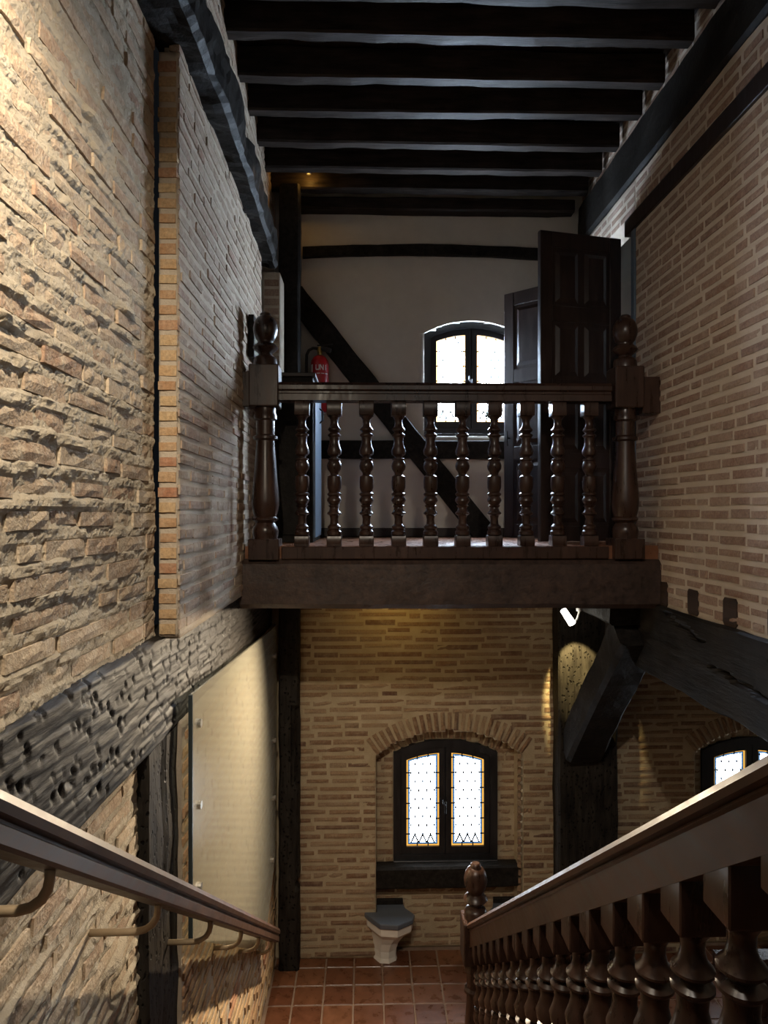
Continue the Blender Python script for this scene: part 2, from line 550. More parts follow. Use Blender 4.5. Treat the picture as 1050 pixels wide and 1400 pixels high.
# =================================================================== STRUCTURE
ZG = E - 0.195               # gallery floor
ZJ = E + 2.42                # underside of the ceiling joists
ZC = ZJ + 0.17               # ceiling boards
XL, XLN, XR = -0.70, -0.78, 1.70
YF = 5.36                    # brick wall with the low windows
YW = 5.60                    # plastered gallery wall
Z_LB0, Z_LB1 = E - 0.86, E - 0.455    # left wall beam
Z_RB0, Z_RB1 = E - 0.965, E - 0.535   # right wall beam

# --- left wall, rough near stretch above the beam
def rough_face(z0, pitch):
    """crust of lime standing proud in the joints, thinner over the bricks"""
    def d(u, z):
        zz = z - 0.012 * fbm((u * 1.5, z, 3.3), 1.5, 2)
        ph = ((zz - z0) / pitch) % 1.0
        w = min(1.0, max(0.0, (abs(ph - 0.5) - 0.24) / 0.12))
        fine = fbm((u, z * 1.5, 1.7), 16, 4) + 0.55 * fbm((u, z, 7.7), 70, 2)
        reg = min(1.0, max(0.0, 0.45 + 0.9 * fbm((u, z, 9.1), 1.3, 2) + (1.95 - u) * 0.5))
        cr = max(0.0, 0.35 + fbm((u * .8, z * 1.6, 6.3), 9, 3))
        blob = max(0.0, fbm((u, z * 1.4, 2.9), 5, 2) - 0.25)
        return 0.0055 * fine - 0.002 + w * (0.003 + 0.021 * reg * cr) + 0.018 * reg * blob
    return d
us = lines(-1.6, 0.8, 0.3)[:-1] + lines(0.8, 2.645, 0.008)
zs = lines(Z_LB1 - .02, E + 2.0, 0.007)[:-1] + lines(E + 2.0, ZC, 0.05)
wl = bed('wall_left', 'L', XLN, us, zs, 'mortar_rough', rough_face(Z_LB1, 0.079), smooth=False)
it = courses('L', XLN, Z_LB1, ZC, 0.079, 0.047, full(0.7, 2.645), (0.20, 0.32), (0.001, 0.011), 0.05, 0.012, 0.02, 0.03)
place_bricks(wl, it, 'brick_rough', 1.0)

# --- left wall, smoother stretch that steps forward, up to the wall plate
d_fine = lambda u, z: 0.0025 * fbm((u, z * 1.5, 4.4), 12, 3)
us = lines(2.695, 4.80, 0.02); zs = lines(Z_LB1 - .02, E + 1.76, 0.02)
wlf = bed('wall_left_far', 'L', XL, us, zs, 'mortar_grey', d_fine, thick=0.055)
it = courses('L', XL, Z_LB1, E + 1.76, 0.057, 0.036, full(2.68, 4.79), (0.18, 0.29), (0.002, 0.009), 0.04, 0.006, 0.014)
place_bricks(wlf, it, 'brick_grey', 0.6)
# narrow bricks of its end face
us = lines(XL - .068, XL - .002, 0.01); zs = lines(Z_LB1 - .01, E + 1.71, 0.02)
wle = bed('wall_left_end', 'F', 2.672, us, zs, 'mortar_grey', lambda u, z: 0.003 * fbm((u, z, 2.2), 14, 3), thick=0.035)
it = []
z = Z_LB1 + 0.02
while z < E + 1.69:
    hh = random.uniform(0.031, 0.041)
    it.append((XL - 0.035 + random.uniform(-.003, .003), 2.668 - random.uniform(0.001, 0.006), z, random.uniform(0.058, 0.070), 0.03, hh, 0.0, random.uniform(-.02, .02)))
    z += 0.0565
place_bricks(wle, it, 'brick_edge', 0.6)
make('wall_left_core', box(XL - .30, XLN - .09, 2.35, 2.95, Z_LB1, E + 1.95), 'mortar_grey', kind='structure')
# --- left wall above the wall plate
us = lines(2.40, 5.60, 0.03); zs = lines(E + 1.88, ZC, 0.03)
wlu = bed('wall_left_upper', 'L', XL - 0.01, us, zs, 'mortar_grey', d_fine)
it = courses('L', XL - 0.01, E + 2.0, ZC, 0.057, 0.036, full(2.41, 5.58), (0.18, 0.29), (0.001, 0.008), 0.04, 0.006, 0.014)
place_bricks(wlu, it, 'brick_grey', 0.6, 200)
# short pier behind the left newel
us = lines(XL - .02, -0.595, 0.02); zs = lines(ZG - .2, E + 1.66, 0.02)
wlp = bed('wall_left_return', 'F', 4.96, us, zs, 'mortar_grey', lambda u, z: 0.002 * fbm((u, z, 5.2), 14, 2), thick=0.25)
it = []
z = ZG
while z < E + 1.62:
    it.append((-0.652, 4.956, z, 0.10, 0.03, 0.047, 0.0, 0.0)); z += 0.066
place_bricks(wlp, it, 'brick_pink', 0.5)

# --- left wall below the beam, beside the stair
us = lines(-1.6, 0.7, 0.3)[:-1] + lines(0.7, 2.50, 0.010); zs = lines(0.0, 1.0, 0.05)[:-1] + lines(1.0, Z_LB0 + .02, 0.009)
wll = bed('wall_left_lower', 'L', XLN - .01, us, zs, 'mortar_rough', rough_face(0.7, 0.074), smooth=False)
it = courses('L', XLN - .01, 0.7, Z_LB0 + .01, 0.074, 0.043, full(0.7, 2.49), (0.18, 0.30), (0.001, 0.011), 0.05, 0.012, 0.02, 0.03)
place_bricks(wll, it, 'brick_rough', 1.0)
cskew = lambda u: -0.74 + (u - 2.95) * (0.065 / 2.35)
us = lines(2.88, 5.40, 0.02); zs = lines(0.0, Z_LB0 + .02, 0.02)
wls = bed('wall_left_stair', 'L', cskew, us, zs, 'mortar_grey', lambda u, z: 0.004 * fbm((u, z * 1.8, 4.4), 9, 3), thick=0.2)
it = courses('L', cskew, 0.0, Z_LB0, 0.060, 0.038, full(2.90, 5.38), (0.22, 0.34), (0.004, 0.009), 0.04, 0.006, 0.015)
place_bricks(wls, it, 'brick_edge', 0.9)

# --- right wall above the stairwell
us = lines(-1.6, 1.9, 0.3)[:-1] + lines(1.9, 4.45, 0.022); zs = lines(Z_RB1 - .02, E + 2.12, 0.022)
wr = bed('wall_right', 'R', XR, us, zs, 'mortar_pink', lambda u, z: 0.0016 * fbm((u, z * 1.4, 7.7), 10, 3))
fri0, fri1 = E + 1.785, E + 1.89
it = courses('R', XR, Z_RB1 + .01, fri0, 0.0605, 0.037, full(2.2, 4.44), (0.15, 0.30), (0.003, 0.007), 0.04, 0.008, 0.022)
it += courses('R', XR, fri1 + .005, E + 2.11, 0.0605, 0.037, full(2.2, 4.44), (0.15, 0.30), (0.003, 0.007), 0.04, 0.006, 0.022)
place_bricks(wr, it, 'brick_pink', 0.7)
# masonry over the door opening, and the band between the joist ends
us = lines(4.45, 5.60, 0.05); zs = lines(fri1 - .0, E + 2.12, 0.05)
wro = bed('wall_right_lintel', 'R', XR, us, zs, 'mortar_pink', lambda u, z: 0.002 * fbm((u, z, 7.7), 10, 2))
it = courses('R', XR, fri1 + .005, E + 2.11, 0.0605, 0.037, full(4.46, 5.55), (0.15, 0.30), (0.003, 0.006), 0.04, 0.006, 0.022)
place_bricks(wro, it, 'brick_pink', 0.7)
us = lines(-1.6, 5.60, 0.08); zs = lines(E + 2.40, ZC, 0.04)
wru = bed('wall_right_upper', 'R', XR + 0.015, us, zs, 'mortar_pink', lambda u, z: 0.003 * fbm((u, z, 7.7), 10, 2))
it = courses('R', XR + .015, E + 2.42, ZC, 0.0605, 0.037, full(2.4, 5.55), (0.15, 0.30), (0.003, 0.006), 0.04, 0.006, 0.022)
place_bricks(wru, it, 'brick_pink', 0.7, 60)

# --- brick wall with the low windows
NA0, NA1 = 0.077, 1.188          # niche of window 1
NB0, NB1 = 2.50, 3.55            # niche of window 2
ZSP, RISE = E - 1.83, 0.185      # springing and rise of the niche arches
def arch(x, a, b, zs_, rise):
    w = (b - a) / 2; cx = (a + b) / 2
    R = (w * w + rise * rise) / (2 * rise)
    t = max(0.0, R * R - (x - cx) ** 2)
    return zs_ + math.sqrt(t) - (R - rise)
ZTOP = 2.95
def in_niche(x, z):
    for a, b in ((NA0, NA1), (NB0, NB1)):
        if a < x < b and z < arch(x, a, b, ZSP, RISE): return True
    return False
us = lines(-0.80, 3.80, 0.022, (NA0, NA1, NB0, NB1)); zs = lines(0.0, ZTOP, 0.022, (ZSP,))
wf = bed('wall_front', 'F', YF, us, zs, 'mortar_ochre', lambda u, z: 0.0025 * fbm((u, z * 1.4, 3.1), 10, 3), lambda u, z: not in_niche(u, z), thick=0.14)
RT = 0.14
def spans_front(z):
    out = [(-0.50, 3.79)]
    for a, b in ((NA0, NA1), (NB0, NB1)):
        w = (b - a) / 2; cx = (a + b) / 2
        R = (w * w + RISE * RISE) / (2 * RISE); zc = ZSP + RISE - R
        cut = None
        if z < ZSP: cut = (a, b)
        # the ring of voussoirs
        if z > ZSP - 0.02 and z < zc + R + RT:
            half = math.sqrt(max(0, (R + RT) ** 2 - (z - zc) ** 2))
            ang_lim = (R + RT) * (w / R)
            half = min(half, ang_lim)
            cut = (cx - half, cx + half)
        if cut:
            new = []
            for s, e in out:
                if cut[0] > s: new.append((s, min(e, cut[0])))
                if cut[1] < e: new.append((max(s, cut[1]), e))
            out = new
    return [(s, e) for s, e in out if e - s > 0.03]
it = courses('F', YF, 0.0, ZTOP, 0.0590, 0.034, spans_front, (0.15, 0.36), (0.002, 0.009), 0.04, 0.018, 0.020)
it = [b for b in it if not (1.44 < b[0] - b[3] / 2 and b[0] + b[3] / 2 < 1.84)]
for a, b in ((NA0, NA1), (NB0, NB1)):
    w = (b - a) / 2; cx = (a + b) / 2
    R = (w * w + RISE * RISE) / (2 * RISE); zc = ZSP + RISE - R
    A = math.asin(w / R) * 1.0
    n = 25
    for k in range(n):
        t = -A + 2 * A * (k + 0.5) / n
        rr = R + RT / 2
        it.append((cx + rr * math.sin(t), YF - random.uniform(.007, .014), zc + rr * math.cos(t), RT * random.uniform(.92, 1.0), 0.10, 0.033, 0.0, t - PI / 2))
place_bricks(wf, it, 'brick_brown', 0.9)
# niche backs, with the lower ring of bricks over each window
def niche_back(name, a, b, splay):
    yb = YF + 0.125
    us = lines(a - .02, b + .02, 0.03); zs = lines(0.0, ZSP + RISE + 0.1, 0.03)
    wx0, wx1 = (a + b) / 2 - 0.40 - 0.02, (a + b) / 2 + 0.40 - 0.02
    def hole(x, z): return wx0 < x < wx1 and E - 2.69 < z < arch(x, wx0, wx1, E - 1.85, 0.10)
    us = lines(a - .02, b + .02, 0.03, (wx0, wx1)); zs = lines(0.0, ZSP + RISE + 0.1, 0.03, (E - 2.69,))
    nb = bed(name, 'F', yb, us, zs, 'mortar_ochre', lambda u, z: 0.003 * fbm((u, z, 8.1), 11, 2), lambda u, z: not hole(u, z), thick=0.12)
    sp = lambda z: [(a, b)] if z < E - 2.70 else ([(a, wx0), (wx1, b)] if z < E - 1.84 else [])
    it = courses('F', yb, 0.0, ZSP + 0.02, 0.0590, 0.034, sp, (0.15, 0.28), (0.001, 0.008), 0.04, 0.006, 0.016)
    w = 0.40; R = (w * w + .01) / .2; zc = E - 1.85 + .10 - R
    A = math.asin(min(1, 0.52 / (R + .05)))
    for k in range(23):
        t = -A + 2 * A * (k + .5) / 23
        it.append(((wx0 + wx1) / 2 + (R + .065) * math.sin(t), yb - random.uniform(.002, .007), zc + (R + .065) * math.cos(t), 0.115, 0.06, 0.036, 0.0, t - PI / 2))
    place_bricks(nb, it, 'brick_brown', 0.9)
    # splayed side bricks (right jamb as seen through the stair)
    return nb, wx0, wx1
nb1, W1a, W1b = niche_back('wall_front_niche', NA0, NA1, 0.04)
nb2, W2a, W2b = niche_back('wall_front_recess', NB0, NB1, 0.04)
# right jamb of the first niche: a splayed strip of brick ends
vs = [(NA1, YF - .002, 0), (NA1, YF - .002, ZSP + .03), (NA1 - .045, YF + .13, ZSP + .03), (NA1 - .045, YF + .13, 0), (NA1 + .06, YF + .13, 0), (NA1 + .06, YF + .13, ZSP + .03)]
jamb = make('wall_front_jamb', (vs, [(0, 1, 2, 3), (0, 3, 4), (1, 5, 2), (2, 5, 4, 3)]), 'mortar_ochre', kind='structure')
bm_ = brick_meshes('brick_brown', 0.9)
z = 0.03
while z < ZSP:
    o = bpy.data.objects.new('brick', bm_[random.randrange(9)][0])
    link(o, jamb, (NA1 - .024, YF + .063, z))
    o.rotation_euler = (0, 0, -PI / 2 - 0.33); o.scale = (0.12, 0.03, 0.036)
    z += 0.059

# --- plastered gallery wall
def strip_(x0, x1, n=24):
    rings = []
    for i in range(n + 1):
        x = x0 + (x1 - x0) * i / n
        q = arch(min(max(x, W3a), W3b), W3a, W3b, Z3s, R3)
        rings.append([(x, YW - .004, q - .004), (x, YW + .13, q - .004), (x, YW + .13, q + .05), (x, YW - .004, q + .05)])
    return loft(rings)
W3a, W3b = 0.46, 1.215
Z3b, Z3s, R3 = E + 0.60, E + 1.41, 0.10
us = lines(-0.82, 2.7, 0.05, (W3a, W3b)); zs = lines(ZG - .1, ZC, 0.03, (Z3b,))
ww = bed('wall_back', 'F', YW, us, zs, 'plaster', lambda u, z: 0.002 * fbm((u, z, 1.1), 4, 2),
         lambda x, z: not (W3a < x < W3b and Z3b < z < arch(x, W3a, W3b, Z3s, R3)), thick=0.14)
make('reveal', join(strip_(W3a - .03, W3b + .03)), 'plaster', ww)
# wall of the next room, seen through the doorway
make('wall_beyond', box(2.70, 2.80, 4.2, 5.7, ZG - .1, ZC), 'plaster', kind='structure')
# rear of the landing and the lower hall
make('wall_rear', box(-0.9, 1.85, -1.72, -1.6, 1.75, ZC), 'plaster', kind='structure')
make('wall_hall', box(3.80, 3.92, 0.2, 5.6, 0, ZTOP), 'plaster', kind='structure')
make('ceiling_hall', box(1.80, 3.92, 0.2, 5.6, 2.83, 2.95), 'boards', kind='structure')

# --- ceiling boards: each board its own piece
ceil = make('ceiling', box(-0.8, 1.85, -1.7, 5.74, ZC + .03, ZC + .07), 'boards', kind='structure')
bx = make('ceiling_board', box(0, 0.195, -1.68, 5.7, ZC, ZC + .03, 0.004), 'boards', ceil)
for k in range(13):
    o = again(bx, (-0.72 + 0.2 * k, 2.01, ZC), ceil) if k else bx
    if not k:
        o.location = Vector((-0.72, 2.01, ZC)) - WL[ceil.name]

# --- floors
floor = make('floor', box(-0.72, 3.82, 1.2, 5.52, -0.12, -0.004), 'grout', kind='structure')
tile0 = None
T = 0.2075; TY = 0.1985
cand = []
for i in range(-1, 21):
    for j in range(-1, 19):
        x0, x1 = -0.50 + i * T, -0.50 + (i + 1) * T
        y1, y0 = 5.25 - j * TY, 5.25 - (j + 1) * TY
        if i == -1: x0 = -0.67
        y1 = min(y1, 5.47)
        cand.append((x0, x1, y0, y1))
def tscore(c):
    p = proj((c[0] + c[1]) / 2, (c[2] + c[3]) / 2, 0)
    if not p: return -1
    return c[2] if (-80 < p[0] < 1130 and p[1] < 1480) else -c[0] * .01 - 1
cand.sort(key=tscore, reverse=True)
tm = []
for s in range(5):
    rnd = random.Random(s)
    g = box(-0.5, 0.5, -0.5, 0.5, -0.5, 0.5, 0.0)
    vs = [(x, y, z) for x, y, z in g[0]]
    n8 = [(-.5 + .03, -.5), (.5 - .03, -.5), (.5, -.5 + .03), (.5, .5 - .03), (.5 - .03, .5), (-.5 + .03, .5), (-.5, .5 - .03), (-.5, -.5 + .03)]
    jit = [(x + rnd.uniform(-.006, .006), y + rnd.uniform(-.006, .006)) for x, y in n8]
    vs, fs = loft([[(x, y, -.5) for x, y in jit], [(x, y, .2) for x, y in jit], [(x * .97, y * .97, .5) for x, y in jit]])
    me = bpy.data.meshes.new('floor_tile'); me.from_pydata(vs, [], fs); me.materials.append(M['terracotta']); me.update()
    tm.append((me, vs, fs))
rv, rf = [], []
for n, (x0, x1, y0, y1) in enumerate(cand):
    me, vs, fs = tm[random.randrange(5)]
    dx, dy = x1 - x0 - .011, y1 - y0 - .011
    zc = -0.006 + random.uniform(-.001, .001)
    if n < 300:
        o = bpy.data.objects.new('floor_tile', me)
        link(o, floor, ((x0 + x1) / 2, (y0 + y1) / 2, zc)); o.scale = (dx, dy, 0.012)
        o.rotation_euler = (random.uniform(-.004, .004), random.uniform(-.004, .004), random.uniform(-.006, .006))
    else:
        k = len(rv)
        rv += [((x0 + x1) / 2 + v[0] * dx, (y0 + y1) / 2 + v[1] * dy, zc + v[2] * .012) for v in vs]
        rf += [tuple(i + k for i in f) for f in fs]
if rv: make('floor_tiles_beyond', (rv, rf), 'terracotta', floor, kind='stuff')

make('floor_gallery', box(-0.69, 2.7, 4.10, 5.60, ZG - .09, ZG), 'terracotta', kind='structure')
make('floor_landing', box(-0.78, 1.75, -1.6, 1.42, 1.60, 1.75), 'terracotta', kind='structure')

# --- stair
stair = empty('stairs', (0, 2.8, 0), kind='structure')
NST = 10
rise_, go_ = 1.75 / NST, 0.277
for k in range(1, NST):
    zt = 1.75 - rise_ * k
    y0 = 1.42 + go_ * (k - 1)
    make('stair_tread', box(-0.655, 0.50, y0 - .0, y0 + go_ + .025, zt - .045, zt, .004), 'varnish_rail', stair)
    make('stair_riser', box(-0.655, 0.50, y0 + .005, y0 + .03, zt - .0, zt + rise_ - .045), 'varnish_rail', stair)

# --- baseboard of the gallery wall
make('baseboard_back', box(-0.48, 1.46, YW - .03, YW - .004, ZG + .002, E - 0.125, .004), 'door_wood', kind='structure')

# =================================================================== TIMBERS
# big beam in the left wall, pecked all over with an adze
rn = random.Random(5)
pecks = [(rn.uniform(0.9, 4.6), rn.uniform(Z_LB0 + .03, Z_LB1 - .02), rn.uniform(.006, .015), rn.uniform(.010, .026), rn.uniform(.003, .010)) for _ in range(420)]
cells = {}
for p in pecks: cells.setdefault(int(p[0] / .1), []).append(p)
cb = lambda u: XLN + 0.018 + max(0, (u - 2.2)) * 0.022
def d_beam(u, z):
    d = 0.006 * fbm((u * .3, z * 3, 2.0), 14, 4) + 0.01 * fbm((u, z, 5.0), 2.0, 2)
    for q in (-1, 0, 1):
        for (pu, pz, su, sz, dp) in cells.get(int(u / .1) + q, ()):
            a = (u - pu + .45 * (z - pz)) / su; b_ = (z - pz) / sz
            if -1 < a < 1 and -1 < b_ < 1:
                s = (1 - abs(a)) * (0.5 + 0.5 * b_) * 1.6
                d -= dp * min(1, 1.6 * s)
    e = min(z - Z_LB0, Z_LB1 - z)
    edge = 0.022 * (1 + .8 * fbm((u, z * .2, 1), 3, 2))
    if e < edge: d -= 0.02 * (1 - e / edge)
    return d
us = lines(-1.6, 0.8, .3)[:-1] + lines(0.8, 4.0, 0.008)[:-1] + lines(4.0, 5.30, 0.03)
wav = lambda u, s: 0.012 * fbm((u, s, 0), 1.6, 3)
zs = lines(Z_LB0, Z_LB1, 0.006)
bed('timber_beam', 'L', cb, us, zs, 'timber_y', d_beam, thick=0.10, kind=None)
bw = bpy.data.objects['timber_beam']
tag(bw, 'massive blackened wall beam pecked all over, running under the rough brick beside the stair', 'beam')

def crack(q):
    d = 0.0
    for (y0, z0, y1, z1, w) in ((3.95, E - .565, 3.48, E - .655, .011), (3.46, E - .745, 2.75, E - .80, .009), (2.9, E - .62, 2.2, E - .66, .009)):
        t = (q.y - y0) / (y1 - y0)
        if 0 < t < 1:
            zc = z0 + (z1 - z0) * t + .006 * math.sin(q.y * 31)
            d -= 0.03 * max(0, 1 - abs(q.z - zc) / (w * (1.2 - abs(2 * t - 1)) + .006))
    return d
make('timber_beam', hewn((XR + .07, -1.6, (Z_RB0 + Z_RB1) / 2), (XR + .07, 4.95, (Z_RB0 + Z_RB1) / 2), 0.19, Z_RB1 - Z_RB0 - .005, 0.010, 150, freq=3, round_=.06, nh=30, extra=crack), 'timber_y',
     label='heavy dark beam with drying cracks carrying the pinkish brick wall', cat='beam')
make('plate_timber', hewn((XL - .005, 2.45, E + 1.845), (XL + .0, 4.98, E + 1.80), 0.20, 0.225, 0.026, 60, freq=6, taper=0.92, bow=(0.012, 0, .03)), 'timber_black',
     label='rough black timber embedded along the top of the smoother brick wall, with a rounded end', cat='beam')
make('ceiling_beam', hewn((XR + .05, -1.6, E + 2.25), (XR + .05, 5.56, E + 2.25), 0.16, 0.30, 0.012, 50, freq=3), 'timber_black',
     label='thick black beam along the brick wall carrying the joist ends', cat='beam')
make('trim_2', box(XR - .018, XR + .05, -1.6, 4.60, fri0, fri1, .006), 'door_wood', kind='structure')
# joists
ORD = ['first', 'second', 'third', 'fourth', 'fifth', 'sixth', 'seventh', 'eighth', 'ninth', 'tenth', 'eleventh', 'twelfth']
jy = [3.02, 3.40, 3.69, 4.055, 4.40, 4.76, 5.11, 5.43]
for k, y in enumerate(jy):
    h = 0.165
    make('ceiling_joist', hewn((XL - .06, y - .055, ZJ + h / 2 - .004), (XR - .02, y - .055 + random.uniform(-.015, .015), ZJ + h / 2 - .004), 0.090, h, 0.010, 36, freq=3.5), 'timber_x',
         label='dark hewn ceiling joist, %s counting from the plastered wall' % ORD[len(jy) - 1 - k], cat='joist', group='ceiling joists')
for k, y in enumerate((2.3, 1.3, 0.72, 0.22)):
    make('ceiling_joist', hewn((XLN - .02, y, ZJ + .08), (XR - .02, y, ZJ + .08), 0.115, 0.165, 0.008, 10, freq=3.5), 'timber_x',
         label='dark hewn ceiling joist, %s counting from the plastered wall' % ORD[len(jy) + k], cat='joist', group='ceiling joists')
make('plate_timber', hewn((-0.62, YW - .06, E + 2.375), (1.62, YW - .06, E + 2.375), 0.12, 0.10, 0.006, 24), 'timber_x',
     label='dark timber plate under the joists along the top of the plastered wall', cat='beam')
# posts
post = empty('timber_post', (-0.56, 5.32, 0), label='tall black post beside the glass panel, rising through both storeys', cat='post')
def notch(q):
    d = 0
    if E - 1.99 < q.z < E - 1.42 and q.x > -0.545 and q.y < 5.3: d -= 0.035
    if abs(q.z - (E - 2.72)) < .05 and q.x > -.51: d -= .03
    return d
make('lower_shaft', hewn((-0.562, 5.283, 0.0), (-0.562, 5.283, ZG - .09), 0.150, 0.13, 0.008, 90, up=(0, 1, 0), freq=4, nw=8, extra=notch), 'timber_z', post)
make('upper_shaft', hewn((-0.562, 5.33, ZG - .09), (-0.562, 5.33, E + 2.42), 0.155, 0.13, 0.010, 50, up=(0, 1, 0), freq=3), 'timber_black', post)
make('timber_post', hewn((-0.80, 2.695, 0), (-0.80, 2.695, Z_LB0 + .01), 0.41, 0.09, 0.010, 60, up=(1, 0, 0), freq=4, nw=10, round_=.2,
     extra=lambda q: -0.018 * max(0, 1 - abs(q.y - 2.70 - .01 * math.sin(q.z * 5)) / .018)), 'timber_z',
     label='pecked dark post set in the rough brick under the massive wall beam', cat='post')
big = empty('timber_post', (1.63, 5.265, 0), label='very broad black corner post between the two low windows', cat='post')
def worm(q):
    return -0.012 * max(0, 1 - abs(q.x - 1.535 - .008 * math.sin(q.z * 9)) / .012)
make('lower_shaft', hewn((1.63, 5.265, 0), (1.63, 5.265, ZG - .35), 0.44, 0.17, 0.008, 60, up=(0, 1, 0), freq=4, nw=16, extra=worm, round_=.08), 'timber_z', big)
make('timber_post', hewn((1.60, 5.50, ZG), (1.60, 5.50, E + 2.10), 0.24, 0.16, 0.006, 24, up=(0, 1, 0)), 'timber_black',
     label='black post at the end of the plastered wall, behind the tall door leaf', cat='post')
# gallery edge beam and its supports
make('gallery_beam', hewn((-0.73, 4.18, E - .4085), (1.70, 4.18, E - .4155), 0.24, 0.285, 0.006, 40, freq=3, nh=6), 'timber_brown',
     label='wide dark brown beam carrying the front of the balustraded gallery', cat='beam')
make('corbel', hewn((1.60, 4.31, E - .625), (1.60, 5.17, E - .625), 0.22, 0.13, 0.008, 14, freq=4), 'timber_black',
     label='dark corbel timber between the gallery beam and the broad corner post', cat='corbel')
make('timber_brace', hewn((1.575, 5.20, E - 1.74), (1.665, 4.33, E - .73), 0.27, 0.22, 0.014, 26, freq=4, bow=(0, .07, -.05)), 'timber_black',
     label='curved dark brace leaning from the broad corner post to the gallery', cat='brace')
for k in range(1, 5):
    y = 4.03 - 0.375 * (k - 1)
    make('joist_end', hewn((XR - .006, y, E - .468 + .0), (XR + .10, y, E - .468), 0.12 + .01 * (k == 3), 0.135, 0.006, 4, freq=8), 'timber_brown',
         label='small brown joist end in the pinkish brick, %s counting from the gallery beam' % ORD[k - 1], cat='joist end', group='joist ends above the right beam')
# timbers of the plastered wall
make('half_timber', hewn((-0.49, YW - .029, E + 2.02), (1.45, YW - .029, E + 2.02), 0.05, 0.085, 0.008, 30, freq=3, bow=(0, 0, .03)), 'timber_black',
     label='slightly bowed thin black timber high across the plastered wall', cat='timber')
make('half_timber', hewn((-0.49, YW - .029, E + .487), (1.45, YW - .029, E + .487), 0.045, 0.142, 0.006, 26, freq=3), 'timber_black',
     label='horizontal black timber across the plastered wall below the gallery window', cat='timber')
make('diagonal_brace', hewn((-0.56, YW - .036, E + 1.70), (1.00, YW - .036, E - .26), 0.06, 0.175, 0.010, 36, up=(0.78, 0, .62), freq=3), 'timber_black',
     label='diagonal black brace crossing the plastered wall behind the gallery balusters', cat='timber')

# =================================================================== WINDOWS
def clip_convex(poly, clip):
    """Sutherland-Hodgman, clip counter-clockwise"""
    out = poly
    for i in range(len(clip)):
        a, b = clip[i], clip[(i + 1) % len(clip)]
        inp, out = out, []
        side = lambda p: (b[0] - a[0]) * (p[1] - a[1]) - (b[1] - a[1]) * (p[0] - a[0])
        for k in range(len(inp)):
            p, q = inp[k], inp[(k + 1) % len(inp)]
            sp, sq = side(p), side(q)
            if sp >= 0: out.append(p)
            if (sp >= 0) != (sq >= 0):
                t = sp / (sp - sq)
                out.append((p[0] + (q[0] - p[0]) * t, p[1] + (q[1] - p[1]) * t))
        if not out: return []
    return out

def seg_clip(p, q, clip):
    t0, t1 = 0.0, 1.0
    dx, dz = q[0] - p[0], q[1] - p[1]
    for i in range(len(clip)):
        a, b = clip[i], clip[(i + 1) % len(clip)]
        f = lambda r: (b[0] - a[0]) * (r[1] - a[1]) - (b[1] - a[1]) * (r[0] - a[0])
        s0, s1 = f(p), f(q)
        if s0 < 0 and s1 < 0: return None
        if s0 < 0: t0 = max(t0, s0 / (s0 - s1))
        elif s1 < 0: t1 = min(t1, s0 / (s0 - s1))
    if t0 >= t1: return None
    return (p[0] + dx * t0, p[1] + dz * t0), (p[0] + dx * t1, p[1] + dz * t1)

def strip(x0, x1, lo, hi, y0, y1, n=10):
    """solid between two height curves"""
    rings = []
    for i in range(n + 1):
        x = x0 + (x1 - x0) * i / n
        rings.append([(x, y0, lo(x)), (x, y1, lo(x)), (x, y1, hi(x)), (x, y0, hi(x))])
    return loft(rings)

def bar(p, q, w, y0, y1):
    d = Vector((q[0] - p[0], q[1] - p[1])); L = d.length
    if L < 1e-5: return None
    n = Vector((-d.y, d.x)) / L * w / 2
    return prism([(p[0] + n.x, p[1] + n.y), (p[0] - n.x, p[1] - n.y), (q[0] - n.x, q[1] - n.y), (q[0] + n.x, q[1] + n.y)], y0, y1)

